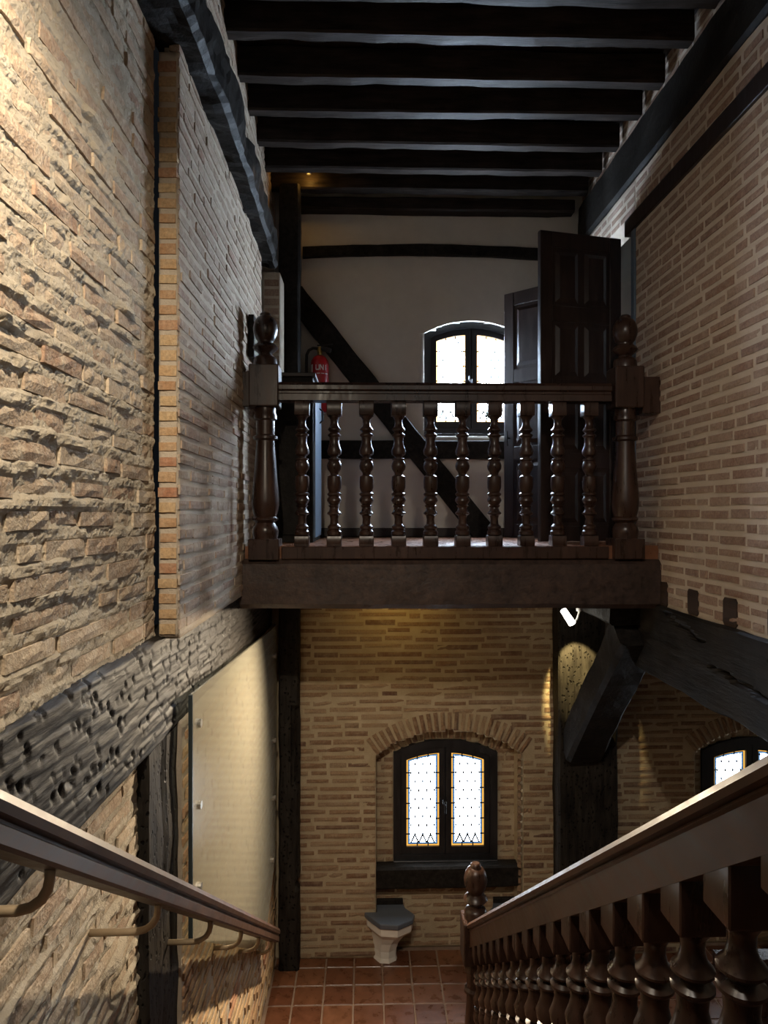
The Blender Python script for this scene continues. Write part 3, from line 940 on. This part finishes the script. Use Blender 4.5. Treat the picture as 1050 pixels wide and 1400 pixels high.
def window(name, xa, xb, zb, zs_, rise, yf, sky, quarry=(0.0605, 0.135)):
    """arched pair of leaded casements; yf is the front of the frame"""
    cx = (xa + xb) / 2
    A = lambda x: arch(x, xa, xb, zs_, rise)
    root = empty(name, (cx, yf, zb), kind='structure')
    fw = 0.055
    fr = join(strip(xa, xa + fw, lambda x: zb, A, yf, yf + .07, 4), strip(xb - fw, xb, lambda x: zb, A, yf, yf + .07, 4),
              strip(xa + fw, xb - fw, lambda x: A(x) - .055, A, yf, yf + .07, 16), box(xa + fw, xb - fw, yf, yf + .07, zb, zb + .06))
    make('frame', fr, 'window_wood', root)
    make('sill', box(xa - .0, xb + .0, yf - .02, yf + .01, zb + .0, zb + .022, .004), 'window_wood', root)
    for s in (-1, 1):
        sa, sb = (xa + fw + .002, cx - .003) if s < 0 else (cx + .003, xb - fw - .002)
        z0 = zb + .062
        T_ = lambda x: A(x) - .057
        sw = 0.044
        ys = yf + .012
        sash = make('sash', join(strip(sa, sa + sw, lambda x: z0, T_, ys, ys + .045, 4), strip(sb - sw, sb, lambda x: z0, T_, ys, ys + .045, 4),
                    strip(sa + sw, sb - sw, lambda x: T_(x) - .045, T_, ys, ys + .045, 10), box(sa + sw, sb - sw, ys, ys + .045, z0, z0 + .055)), 'window_wood', root)
        pa, pb, pz = sa + sw, sb - sw, z0 + .055
        P = lambda x: T_(x) - .045
        yg = ys + .022
        def region(i):
            return [(pa + i, pz + i), (pb - i, pz + i)] + [(pb - i - (pb - pa - 2 * i) * k / 8, P(pb - i - (pb - pa - 2 * i) * k / 8) - i) for k in range(9)]
        def ringpart(nm, i0, i1, m_):
            g = join(strip(pa + i0, pa + i1, lambda x: pz + i0, lambda x: P(x) - i0, yg, yg + .004, 2), strip(pb - i1, pb - i0, lambda x: pz + i0, lambda x: P(x) - i0, yg, yg + .004, 2),
                     strip(pa + i1, pb - i1, lambda x: P(x) - i1, lambda x: P(x) - i0, yg, yg + .004, 8), box(pa + i1, pb - i1, yg, yg + .004, pz + i0, pz + i1))
            make(nm, g, m_, sash)
        ringpart('amber_border', 0.0, 0.0120, 'amber_pane' if sky == 'sky_pane_low' else 'amber_pane_up')
        ringpart('blue_border', 0.016, 0.0245, 'blue_pane' if sky == 'sky_pane_low' else sky)
        reg = region(0.025)
        qw, qh = quarry
        xm = (pa + pb) / 2
        nz_ = int((P(cx if s > 0 else cx) - pz) / qh) + 3
        for i in range(-5, 6):
            for j in range(-1, 2 * nz_ + 2):
                if (i + j) % 2: continue
                c0 = (xm + i * qw / 2, pz + .02 + j * qh / 2)
                poly = [(c0[0], c0[1] - qh / 2), (c0[0] + qw / 2, c0[1]), (c0[0], c0[1] + qh / 2), (c0[0] - qw / 2, c0[1])]
                cl = clip_convex(poly, reg)
                if len(cl) > 2:
                    ar = abs(sum(cl[k][0] * cl[(k + 1) % len(cl)][1] - cl[(k + 1) % len(cl)][0] * cl[k][1] for k in range(len(cl)))) / 2
                    if ar > 4e-5:
                        make('glass_pane', prism(cl, yg, yg + .003), sky, sash)
        leads = []
        for k in range(-14, 40):
            for sg in (-1, 1):
                x0 = xm - 5 * qw; z_0 = pz + .02 + (k * qh) + (qh / 2 if True else 0)
                p = (x0, z_0 - sg * 5 * qh); q = (x0 + 10 * qw, z_0 + sg * 5 * qh)
                g = seg_clip(p, q, reg)
                if g:
                    bb = bar(g[0], g[1], 0.0042, yg - .003, yg + .005)
                    if bb: leads.append(bb)
        r1, r0 = region(0.0145), region(0.024)
        for rg in (r1, r0):
            for k in range(len(rg)):
                bb = bar(rg[k], rg[(k + 1) % len(rg)], 0.0045, yg - .003, yg + .005)
                if bb: leads.append(bb)
        for i in range(-5, 6):
            for j in range(-1, 2 * nz_ + 2):
                if (i + j) % 2 == 0: continue
                c0 = (xm + i * qw / 2, pz + .02 + j * qh / 2)
                if pa + .03 < c0[0] < pb - .03 and pz + .03 < c0[1] < P(c0[0]) - .04:
                    leads.append(prism([(c0[0] - .008, c0[1] + .006), (c0[0] - .004, c0[1] - .010), (c0[0] + .004, c0[1] - .010), (c0[0] + .008, c0[1] + .006), (c0[0], c0[1] + .011)], yg - .004, yg + .005))
                    if j <= 1:
                        for sg in (-1, 1):
                            g = seg_clip(c0, (c0[0] + sg * qw / 2, c0[1] - qh / 2), reg)
                            if g and bar(g[0], g[1], .012, yg - .004, yg + .005): leads.append(bar(g[0], g[1], .012, yg - .004, yg + .005))
        zz = pz + .09
        while zz < P(pa) - .02:
            for (e0, e1) in ((pa, pa + .032), (pb - .032, pb)):
                leads.append(bar((e0, zz), (e1, zz), .009, yg - .003, yg + .005))
            zz += 0.118
        for k in (1, 2):
            xx = pa + (pb - pa) * k / 3
            leads.append(bar((xx, pz), (xx, pz + .03), .009, yg - .003, yg + .005))
            leads.append(bar((xx, P(xx)), (xx, P(xx) - .03), .009, yg - .003, yg + .005))
        make('lead_cames', join(*leads), 'lead', sash)
    make('latch', join(box(cx - .008, cx + .008, yf - .006, yf + .013, (zb + zs_) / 2 - .05, (zb + zs_) / 2 + .05, .003),
                       tube([(cx, yf - .01, (zb + zs_) / 2 + .02), (cx - .02, yf - .02, (zb + zs_) / 2 + .04), (cx - .02, yf - .02, (zb + zs_) / 2 + .07)], .005)), 'iron', root)
    return root
window('window_1', W1a, W1b, E - 2.69, E - 1.85, 0.10, YF + .10, 'sky_pane_low')
window('window_2', W2a, W2b, E - 2.69, E - 1.85, 0.10, YF + .10, 'sky_pane_low')
window('window_3', W3a, W3b, Z3b, Z3s, R3, YW + .035, 'sky_pane_up')
# dark timber ledge under the first window
make('window_ledge', hewn((NA0 + .006, YF + .06, E - 2.765), (NA1 - .035, YF + .06, E - 2.755), 0.12, 0.165, 0.006, 20, freq=5), 'timber_black',
     label='thick black timber ledge under the leaded window in the brick niche', cat='ledge')

# =================================================================== BALUSTRADES
# half-profile of a turned baluster: (half width, fraction of the height from the top)
BP = [(33, 590), (26, 597), (19, 608), (18, 625), (22, 640), (33, 653), (33, 657), (27, 662), (20, 669), (33, 679), (33, 684), (25, 692), (23, 715), (28, 735), (36, 756), (33, 774), (18, 786), (18, 790),
      (32, 795), (32, 800), (27, 804), (33, 816), (36, 830), (33, 845), (25, 856), (20, 864), (20, 872), (33, 880), (35, 905), (34, 935), (26, 955), (35, 962), (35, 968), (27, 976), (35, 988), (36, 997),
      (27, 1010), (22, 1016), (30, 1020), (22, 1030), (26, 1046), (35, 1054), (35, 1060), (23, 1068), (19, 1085), (21, 1108), (33, 1120), (33, 1130), (28, 1136), (36, 1145), (36, 1160), (28, 1165)]
def baluster_geo(h, hw=0.0425, n=18, top_extra=0.0, bot_extra=0.0):
    f = lambda y: h * (1215 - y) / 695.0
    k = hw / 36.0
    prof = [(r * k, f(y)) for r, y in BP][::-1]
    return join(lathe(0, 0, prof, n), box(-hw, hw, -hw, hw, -bot_extra, f(1165), .003), box(-hw, hw, -hw, hw, f(588), h + top_extra, .003))
def baluster_mesh(name, geo, m_):
    me = bpy.data.meshes.new(name)
    me.from_pydata(geo[0], [], geo[1]); me.materials.append(M[m_])
    me.polygons.foreach_set('use_smooth', [len(p.vertices) == 4 for p in me.polygons]); me.update()
    try: me.set_sharp_from_angle(angle=math.radians(38))
    except Exception: pass
    return me

NP = [(60, 600), (55, 585), (50, 560), (50, 547)]
def newel(parent, x, y, z0, h, k, m_, bracket=None):
    """turned newel post with a square block and a ball finial; widths follow the photograph's posts"""
    f = lambda yy: z0 + h * (1268 - yy) / 1176.0
    shaft = [(58, 1172), (58, 1165), (60, 1150), (62, 1135), (56, 1115), (44, 1096), (60, 1082), (60, 1074), (52, 1066), (57, 1050), (64, 1010), (64, 985), (60, 930), (52, 840), (45, 740), (44, 705), (58, 697), (58, 685), (44, 676), (44, 610), (54, 602), (54, 584), (49, 574), (49, 545)]
    fin = [(56, 352), (55, 318), (48, 306), (32, 298), (30, 290), (50, 274), (60, 262), (52, 248), (36, 236), (36, 230), (46, 218), (56, 190), (58, 168), (52, 138), (40, 118), (27, 110), (25, 98), (18, 92)]
    nw_ = empty('newel', (x, y, z0)); nw_.parent = parent; nw_.location = Vector((x, y, z0)) - WL[parent.name]
    make('base_block', box(x - 70 * k, x + 70 * k, y - 70 * k, y + 70 * k, z0, f(1172), .004), m_, nw_)
    make('turned_shaft', lathe(x, y, [(r * k, f(yy)) for r, yy in shaft], 28), m_, nw_, smooth=True)
    make('square_block', box(x - 68 * k, x + 68 * k, y - 68 * k, y + 68 * k, f(547), f(350), .006), m_, nw_)
    make('finial', lathe(x, y, [(r * k, f(yy)) for r, yy in fin], 28), m_, nw_, smooth=True)
    for o in nw_.children:
        if o.name.startswith(('turned_shaft', 'finial')):
            try: o.data.set_sharp_from_angle(angle=math.radians(40))
            except Exception: pass
    if bracket:
        make('wall_block', bracket, m_, nw_)
    return nw_

YB = 4.14
gb = empty('balustrade', (0.5, YB, E - .27), label='turned dark wood balustrade across the front of the gallery between two ball-topped newels', cat='balustrade')
make('bottom_rail', join(box(-0.48, 1.40, YB - .075, YB + .06, E - .268, E - .198, .005)), 'varnish', gb)
rp = [(-.058, 0), (.058, 0), (.058, .035), (.050, .042), (.050, .052), (.064, .062), (.064, .085), (.050, .103), (-.050, .103), (-.064, .085), (-.064, .062), (-.050, .052), (-.050, .042), (-.058, .035)]
zr = E + .640
make('handrail', loft([[(x, YB + a, zr + bz) for a, bz in rp] for x in (-0.50, 1.42)]), 'varnish', gb)
hb = zr - (E - .198)
bmesh_ = baluster_mesh('baluster', baluster_geo(hb), 'varnish')
for k in range(10):
    o = bpy.data.objects.new('baluster', bmesh_)
    link(o, gb, (-0.368 + 0.1862 * k, YB, E - .198))
kx = 0.172 / 140
newel(gb, -0.578, YB - .01, E - .27, 1.42, kx, 'varnish', box(-0.735, -0.578 - 66 * kx, YB - .07, YB + .05, E + .60, E + .80, .004))
newel(gb, 1.515, YB - .01, E - .27, 1.42, kx, 'varnish', box(1.515 + 66 * kx, 1.71, YB - .07, YB + .05, E + .57, E + .78, .004))

# stair balustrade, falling away from the landing
SL = 0.6566
XB = 0.615
rz = lambda y: E + .315 - SL * y
sb = empty('balustrade', (XB, 2.4, 1.0), label='sloping turned wood balustrade with a moulded handrail down the open side of the stair', cat='balustrade')
pr_ = [(-.045, -.145), (.045, -.145), (.045, -.060), (.052, -.054), (.046, -.046), (.058, -.040), (.062, -.026), (.050, -.008), (.025, 0), (-.025, 0), (-.050, -.008), (-.062, -.026), (-.058, -.040), (-.046, -.046), (-.052, -.054), (-.045, -.060)]
hr = make('handrail', loft([[(XB + a, y, rz(y) + bz) for a, bz in pr_] for y in (0.66, 1.2, 2.0, 3.0, 3.90)]), 'varnish_rail', sb)
st = 0.90
make('string_board', loft([[(XB + a, y, rz(y) + bz) for a, bz in [(-.055, -1.02), (.055, -1.02), (.055, -1.30), (-.055, -1.30)]] for y in (0.66, 3.90)]), 'varnish_rail', sb)
bh2 = 0.862
bmesh2 = baluster_mesh('baluster', baluster_geo(bh2, 0.044, 22, .05, .05), 'varnish')
for k in range(18):
    y = 0.80 + 0.1755 * k
    if y > 3.82: break
    o = bpy.data.objects.new('baluster', bmesh2)
    link(o, sb, (XB, y, rz(y) - .145 - bh2 + .01))
newel(sb, XB, 3.98, 0.0, 1.385, kx * .92, 'varnish')
newel(sb, XB, 0.58, 1.75, 1.42, kx * .92, 'varnish')

# next flight's balustrade in the hall beyond
lb = empty('balustrade', (2.5, 4.05, 0), label='short low balustrade standing on the tiles of the hall beyond the stair', cat='balustrade')
make('bottom_rail', box(2.02, 3.2, 4.0, 4.1, 0.0, .06, .004), 'varnish', lb)
make('handrail', loft([[(x, 4.05 + a, .70 + bz) for a, bz in rp] for x in (2.02, 3.2)]), 'varnish', lb)
bmesh3 = baluster_mesh('baluster', baluster_geo(.64, .038), 'varnish')
for k in range(6):
    o = bpy.data.objects.new('baluster', bmesh3)
    link(o, lb, (2.10 + .19 * k, 4.05, .06))

# handrail on the left wall
XH = -0.595
hz = lambda y: E + .30 - .644 * y
wh = empty('stair_handrail', (XH, 2.6, 1.2), label='dark moulded wooden handrail on curved brackets along the brick wall', cat='handrail')
hp = [(-.022, -.100), (.024, -.100), (.028, -.092), (.028, -.062), (.020, -.056), (.020, -.050), (.033, -.044), (.036, -.026), (.028, -.008), (.010, 0), (-.012, 0), (-.028, -.010), (-.033, -.030), (-.028, -.048), (-.022, -.055)]
make('rail', loft([[(XH + a, y, hz(y) + bz) for a, bz in hp] for y in (0.3, 1.2, 2.2, 3.2, 4.70)]), 'varnish_rail', wh)
for y in (0.75, 1.36, 2.06, 2.75, 3.42, 3.98, 4.52):
    zb_ = hz(y) - .095
    xw = (XLN + .0 if y < 2.4 else XLN + .03) if y < 2.9 else cskew(y)
    pts = [(XH, y, zb_)] + [(XH - .065 * math.sin(t), y, zb_ - .025 - .065 * (1 - math.cos(t)) * 0 - .05 * math.sin(t / 2) - .012 * t) for t in (0.0, .3, .6, .9, 1.2, 1.57)]
    pts = [(XH, y, zb_), (XH, y, zb_ - .02), (XH - .004, y, zb_ - .04), (XH - .016, y, zb_ - .060), (XH - .036, y, zb_ - .074), (XH - .060, y, zb_ - .080), (xw - .01, y, zb_ - .082)]
    make('bracket', tube(pts, .0105, 8), 'bracket', wh, smooth=True)

# =================================================================== GLASS PANEL
gx = lambda u: -0.700 + (u - 2.80) * (0.055 / 2.4)
gp = empty('glass_panel', (-0.68, 4.0, 0.6), label='tall clear glass panel on metal studs over the brick beside the stair', cat='glass panel')
gpts = [(2.89, E - .735), (5.20, E - .825), (5.12, E - 2.46), (4.66, E - 2.86), (2.89, E - 1.72)]
n = len(gpts)
vs = [(gx(u), u, z) for u, z in gpts] + [(gx(u) - .010, u, z) for u, z in gpts]
make('pane', (vs, [tuple(range(n)), tuple(reversed(range(n, 2 * n)))] + [(i, i + n, (i + 1) % n + n, (i + 1) % n) for i in range(n)]), 'clear_glass', gp)
make('edge_strip', box(gx(2.89) - .013, gx(2.89) + .003, 2.878, 2.890, E - 1.72, E - .735), 'steel_edge', gp)
for (u, z) in ((2.99, E - .88), (2.99, E - 1.22), (2.99, E - 1.56), (5.08, E - 1.02), (5.08, E - 1.62), (5.06, E - 2.02), (4.98, E - 2.42)):
    xg = gx(u)
    g = join(tube([(xg - .06, u, z), (xg + .004, u, z)], .008, 8), tube([(xg, u, z), (xg + .012, u, z)], .018, 10))
    make('stud', g, 'steel', gp)

# =================================================================== SEATS UNDER THE WINDOW
def seat(mx, label):
    """dark faceted slab on a white plaster pedestal, built into the side of the window niche; mx mirrors it"""
    X = (lambda x: x) if not mx else (lambda x: NA0 + NA1 - x)
    root = empty('pedestal_seat', (X(0.2), 5.34, 0), label=label, cat='seat')
    top = [(0.085, 5.46), (0.085, 5.352), (-0.005, 5.352), (0.01, 5.325), (0.055, 5.26), (0.105, 5.195), (0.235, 5.178), (0.345, 5.255), (0.362, 5.315), (0.300, 5.40), (0.285, 5.46)]
    c = (0.19, 5.35)
    def ring(s, z, dx=0, dy=0, lim=5.345):
        return [(X(c[0] + (x - c[0]) * s + dx), (c[1] + (y - c[1]) * s + dy), z) for x, y in top]
    def lo(r): return loft(r if not mx else [list(reversed(q)) for q in r])
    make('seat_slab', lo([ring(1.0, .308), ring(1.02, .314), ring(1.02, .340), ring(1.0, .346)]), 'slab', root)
    make('back_ledge', box(min(X(.085), X(.285)), max(X(.085), X(.285)), 5.452, 5.478, .30, .385, .004), 'timber_black', root)
    make('pedestal', lo([ring(.50, 0.0, -.04, .02), ring(.46, .03, -.04, .02), ring(.47, .08, -.04, .02), ring(.56, .15, -.03, .012), ring(.68, .205, -.012, .0), ring(.86, .235), ring(.93, .25), ring(.95, .305)]), 'plaster_white', root)
    return root
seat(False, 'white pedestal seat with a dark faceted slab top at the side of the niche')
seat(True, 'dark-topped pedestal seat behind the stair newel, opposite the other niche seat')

# =================================================================== DOORS
def leaf(name, A, B, z0, z1, rows, cols, th=.042, knob=None):
    """panelled leaf from A to B (plan), panels raised on the face"""
    A, B = Vector((*A, 0)), Vector((*B, 0))
    d = B - A; Lw = d.length
    root = empty(name, (A.x, A.y, z0), rz=math.atan2(d.y, d.x), kind='structure')
    H = z1 - z0
    sw = .085
    make('leaf', box(0, Lw, .008, th - .008, 0, H), 'door_wood', root, world=False)
    for x0, x1 in ((0, sw), (Lw - sw, Lw)):
        make('stile', box(x0, x1, 0, th, 0, H, .004), 'door_wood', root, world=False)
    iw = Lw - 2 * sw
    for k in range(rows + 1):
        zc = (H - .10) * k / rows
        make('rail', box(sw, Lw - sw, .001, th - .001, zc, zc + .10, .003), 'door_wood', root, world=False)
    for r in range(rows):
        za, zb2 = (H - .10) * r / rows + .10, (H - .10) * (r + 1) / rows
        for c in range(cols):
            xa, xb = sw + iw * c / cols + .02, sw + iw * (c + 1) / cols - .02
            rings = [[(xa + i, y, za + .02 + i), (xb - i, y, za + .02 + i), (xb - i, y, zb2 - .02 - i), (xa + i, y, zb2 - .02 - i)] for i, y in ((0, .009), (.03, -.003))]
            make('panel', loft(rings), 'door_wood', root, world=False)
    if knob:
        kx_, kz = knob
        make('handle', join(tube([(kx_, -.002, kz), (kx_, -.03, kz)], .007), tube([(kx_ - .005, -.03, kz + .05), (kx_, -.036, kz), (kx_, -.03, kz - .06)], .006)), 'iron', root, world=False)
    return root
leaf('door_1', (1.115, 4.52), (1.685, 4.66), ZG + .005, E + 1.80, 4, 2)
leaf('door_2', (1.055, 5.42), (1.42, 5.06), ZG + .005, E + 1.66, 3, 1, knob=(.05, .75))
# jambs of the doorway in the right wall
make('trim_1', box(XR - .012, XR + .10, 4.445, 4.50, ZG, fri0, .004), 'blue_paint_daylight', kind='structure')

# =================================================================== SMALL THINGS
# low cupboard beside the left post
cab = empty('cupboard', (-0.49, 4.85, ZG), label='low dark cupboard on the gallery beside the black post', cat='cupboard')
make('carcass', box(-0.588, -0.335, 4.55, 5.22, ZG, E + .86, .004), 'timber_black', cab)
make('top_board', box(-0.592, -0.318, 4.53, 5.23, E + .86, E + .885, .004), 'door_wood', cab)
make('side_door', box(-0.336, -0.322, 4.58, 5.19, ZG + .03, E + .83, .003), 'blue_paint_daylight', cab)  # blue colour stands in for window daylight falling on this side
make('door', box(-0.575, -0.355, 4.538, 4.552, ZG + .05, E + .82, .003), 'timber_black', cab)
make('latch', tube([(-.322, 4.98, E + .72), (-.30, 4.99, E + .70), (-.30, 4.99, E + .64), (-.322, 5.0, E + .62)], .006), 'iron', cab)

# fire extinguisher on the plastered wall
ex, ey, ez = -0.352, 5.47, E + .76
fe = empty('fire_extinguisher', (ex, ey, ez), label='red fire extinguisher with white lettering and black hose on the plastered wall', cat='extinguisher')
make('cylinder', lathe(ex, ey, [(.060, ez), (.070, ez + .012), (.071, ez + .36), (.066, ez + .395), (.045, ez + .425), (.022, ez + .44)], 26), 'red_paint', fe, smooth=True)
make('valve', join(lathe(ex, ey, [(.018, ez + .438), (.018, ez + .465), (.022, ez + .467), (.022, ez + .50), (.010, ez + .505)], 14)), 'brass', fe)
make('grip', join(tube([(ex + .015, ey - .005, ez + .49), (ex + .05, ey - .012, ez + .482), (ex + .085, ey - .02, ez + .468)], [.020, .021, .019], 10)), 'rubber', fe)
make('lever', tube([(ex - .02, ey, ez + .515), (ex + .03, ey, ez + .515), (ex + .10, ey, ez + .525)], .005), 'iron', fe)
make('hose', tube([(ex - .015, ey - .01, ez + .488), (ex - .05, ey - .012, ez + .492), (ex - .082, ey - .012, ez + .475), (ex - .098, ey - .012, ez + .44), (ex - .10, ey - .012, ez + .38), (ex - .10, ey - .012, ez + .05)], .0115, 10), 'rubber', fe, smooth=True)
make('wall_hook', box(ex - .02, ex + .02, ey + .03, YW - .002, ez + .40, ez + .43), 'iron', fe)
def on_cyl(segs, w, z0, h, a0, da, m_='paper', nm='lettering'):
    """flat strokes wrapped on the cylinder; segs in letter units"""
    gs = []
    R_ = .0722
    for li, letter in enumerate(segs):
        for (x0, y0, x1, y1) in letter:
            nseg = 4
            ring = []
            for i in range(nseg + 1):
                t = i / nseg
                xx, yy = x0 + (x1 - x0) * t, y0 + (y1 - y0) * t
                dx, dy = x1 - x0, y1 - y0
                l = math.hypot(dx, dy); nx, ny = -dy / l * w, dx / l * w
                q = []
                for sg in (1, -1):
                    for rr in (R_, R_ - .003):
                        ang = a0 + (li + (xx + nx * sg) * .75) * da
                        q.append((ex + rr * math.sin(ang), ey - rr * math.cos(ang), z0 + (yy + ny * sg) * h))
                ring.append([q[0], q[1], q[3], q[2]])
            gs.append(loft(ring))
    make(nm, join(*gs), m_, fe)
U = [(0, 1, 0, .15), (0, .08, 1, .08), (1, .15, 1, 1)]
Nn = [(0, 0, 0, 1), (0, 1, 1, 0), (1, 0, 1, 1)]
I = [(.5, 0, .5, 1)]
on_cyl([U, Nn, I], .12, ez + .315, .040, -.35, .46)
on_cyl([[(0, .3, 1, .3)], [(0, .3, 1, .3)], [(0, .3, 1, .3)]], .10, ez + .28, .03, -.25, .46)
on_cyl([[(0, 0, 0, 1), (.6, 0, .6, 1)], [(0, 0, 0, 1), (.5, 0, .5, 1)]], .12, ez + .17, .035, .0, .42)
on_cyl([[(.5, 0, .5, 1)]], .5, ez + .30, .06, -1.1, .45, nm='label_strip')

# small framed notice on the left wall
pf = empty('picture_frame', (XL + .02, 4.42, E + .90), label='small dark framed picture under glass on the brick wall behind the newel', cat='picture')
fy0, fy1, fz0, fz1 = 4.22, 4.66, E + .915, E + 1.165
for (a, b, c, d) in ((fy0, fy0 + .025, fz0, fz1), (fy1 - .025, fy1, fz0, fz1), (fy0 + .025, fy1 - .025, fz0, fz0 + .025), (fy0 + .025, fy1 - .025, fz1 - .025, fz1)):
    make('frame_bar', box(XL + .008, XL + .042, a, b, c, d, .003), 'timber_black', pf)
make('print', box(XL + .010, XL + .016, fy0 + .02, fy1 - .02, fz0 + .02, fz1 - .02), 'paper', pf)
make('glazing', box(XL + .022, XL + .024, fy0 + .02, fy1 - .02, fz0 + .02, fz1 - .02), 'clear_glass', pf)

# =================================================================== LAMPS
def lamp_light(name, kind, loc, energy, col, parent, **kw):
    L = bpy.data.lights.new(name, kind)
    L.energy = energy; L.color = col
    for k, v in kw.items(): setattr(L, k, v)
    o = bpy.data.objects.new(name, L)
    link(o, parent, loc)
    return o
def aim(o, target):
    d = Vector(target) - (WL[o.name])
    o.rotation_euler = d.to_track_quat('-Z', 'Y').to_euler()

# bright spotlight under the gallery by the broad post
sp = Vector((1.405, 4.88, E - .730))
s1 = empty('spotlight', tuple(sp), label='small white glowing spotlight clamped under the gallery by the broad post', cat='spotlight')
hd = Vector((.055, .02, -.085))
a, b = sp + Vector((-.045, 0, .055)), sp + Vector((.022, .012, -.042))
make('lamp_head', tube([tuple(a), tuple(a.lerp(b, .5)), tuple(b)], [.022, .024, .026], 16), 'lamp_glass', s1, smooth=True)
make('arm', tube([tuple(b), tuple(b + Vector((.035, .01, .03))), tuple(b + Vector((.05, .012, .075))), tuple(b + Vector((.05, .012, .10)))], .007), 'white_enamel', s1)
make('mount', lathe(b.x + .05, b.y + .012, [(.018, b.z + .085), (.02, b.z + .10), (.02, E - .57)], 14), 'white_enamel', s1)
l1 = lamp_light('spot_beam', 'SPOT', tuple(b + Vector((.02, .008, -.03))), POST_SPOT_W, (1.0, 0.80, 0.36), s1, spot_size=math.radians(46), spot_blend=.35, shadow_soft_size=.012)
aim(l1, (1.56, 5.19, E - 1.17))

# downlight tucked behind the gallery beam
s2 = empty('spotlight', (0.22, 4.98, E - .56), label='small warm downlight hidden behind the gallery beam, above the brick arch', cat='spotlight')
make('housing', lathe(0.22, 4.98, [(.03, E - .60), (.036, E - .60), (.036, E - .52), (.02, E - .515)], 16), 'iron', s2)
make('gallery_soffit_fixing', box(.19, .25, 4.95, 5.01, E - .516, ZG - .088), 'iron', s2)
l2 = lamp_light('downlight_beam', 'SPOT', (0.22, 4.98, E - .605), GALLERY_SOFFIT_W, (1.0, .66, .16), s2, spot_size=math.radians(150), spot_blend=.7, shadow_soft_size=.02)
aim(l2, (0.22, 5.36, E - .95))

# second downlight behind the gallery beam, washing the stair wall
s4 = empty('spotlight', (0.35, 4.60, E - .56), label='small downlight hidden behind the gallery beam, aimed at the stair wall', cat='spotlight')
make('housing', lathe(0.35, 4.60, [(.03, E - .60), (.036, E - .60), (.036, E - .52), (.02, E - .515)], 16), 'iron', s4)
make('gallery_soffit_fixing', box(.32, .38, 4.57, 4.63, E - .516, ZG - .088), 'iron', s4)
l4 = lamp_light('downlight_beam', 'SPOT', (0.35, 4.60, E - .605), STAIR_SPOT_W, (1.0, .81, .57), s4, spot_size=math.radians(125), spot_blend=.9, shadow_soft_size=.025)
aim(l4, (-0.75, 2.5, E - 2.4))

# little amber lamp among the joists over the left post
s3 = empty('spotlight', (-0.42, 5.26, E + 2.44), label='tiny amber lamp tucked between the joists above the tall black post', cat='spotlight')
make('housing', lathe(-0.42, 5.26, [(.016, E + 2.485), (.022, E + 2.49), (.022, E + 2.56), (.012, E + 2.595)], 14), 'iron', s3)
lamp_light('amber_glow', 'POINT', (-0.42, 5.26, E + 2.465), JOIST_LAMP_W, (1.0, .52, .10), s3, shadow_soft_size=.02)

# landing lamps, behind and above the camera; the second is an added fill
def landing_lamp(loc, watts, col, label, target, size=110):
    s = empty('spotlight', loc, label=label, cat='spotlight')
    x, y, z = loc
    d = (Vector(target) - Vector(loc)).normalized()
    p = Vector(loc)
    make('housing', tube([tuple(p - d * .14), tuple(p - d * .10), tuple(p + d * .03)], [.025, .045, .05], 18), 'iron', s)
    make('stem', tube([tuple(p - d * .10), (x - d.x * .1, y - d.y * .1, ZJ + .02)], .010), 'iron', s)
    o = lamp_light('lamp_beam', 'SPOT', tuple(p + d * .045), watts, col, s, spot_size=math.radians(size), spot_blend=.8, shadow_soft_size=.035)
    aim(o, target)
landing_lamp((-0.30, 0.80, E + 1.35), LANDING_W, (1.0, .86, .67), 'dark spotlight on the landing joists aimed down the rough brick wall', (-0.95, 1.55, E + .15), 120)
landing_lamp((0.25, 0.25, E + 1.95), LANDING_FILL_W, (1.0, .90, .79), 'added fill spotlight over the middle of the landing aimed across the stairwell', (1.75, 2.55, E - .25), 84)
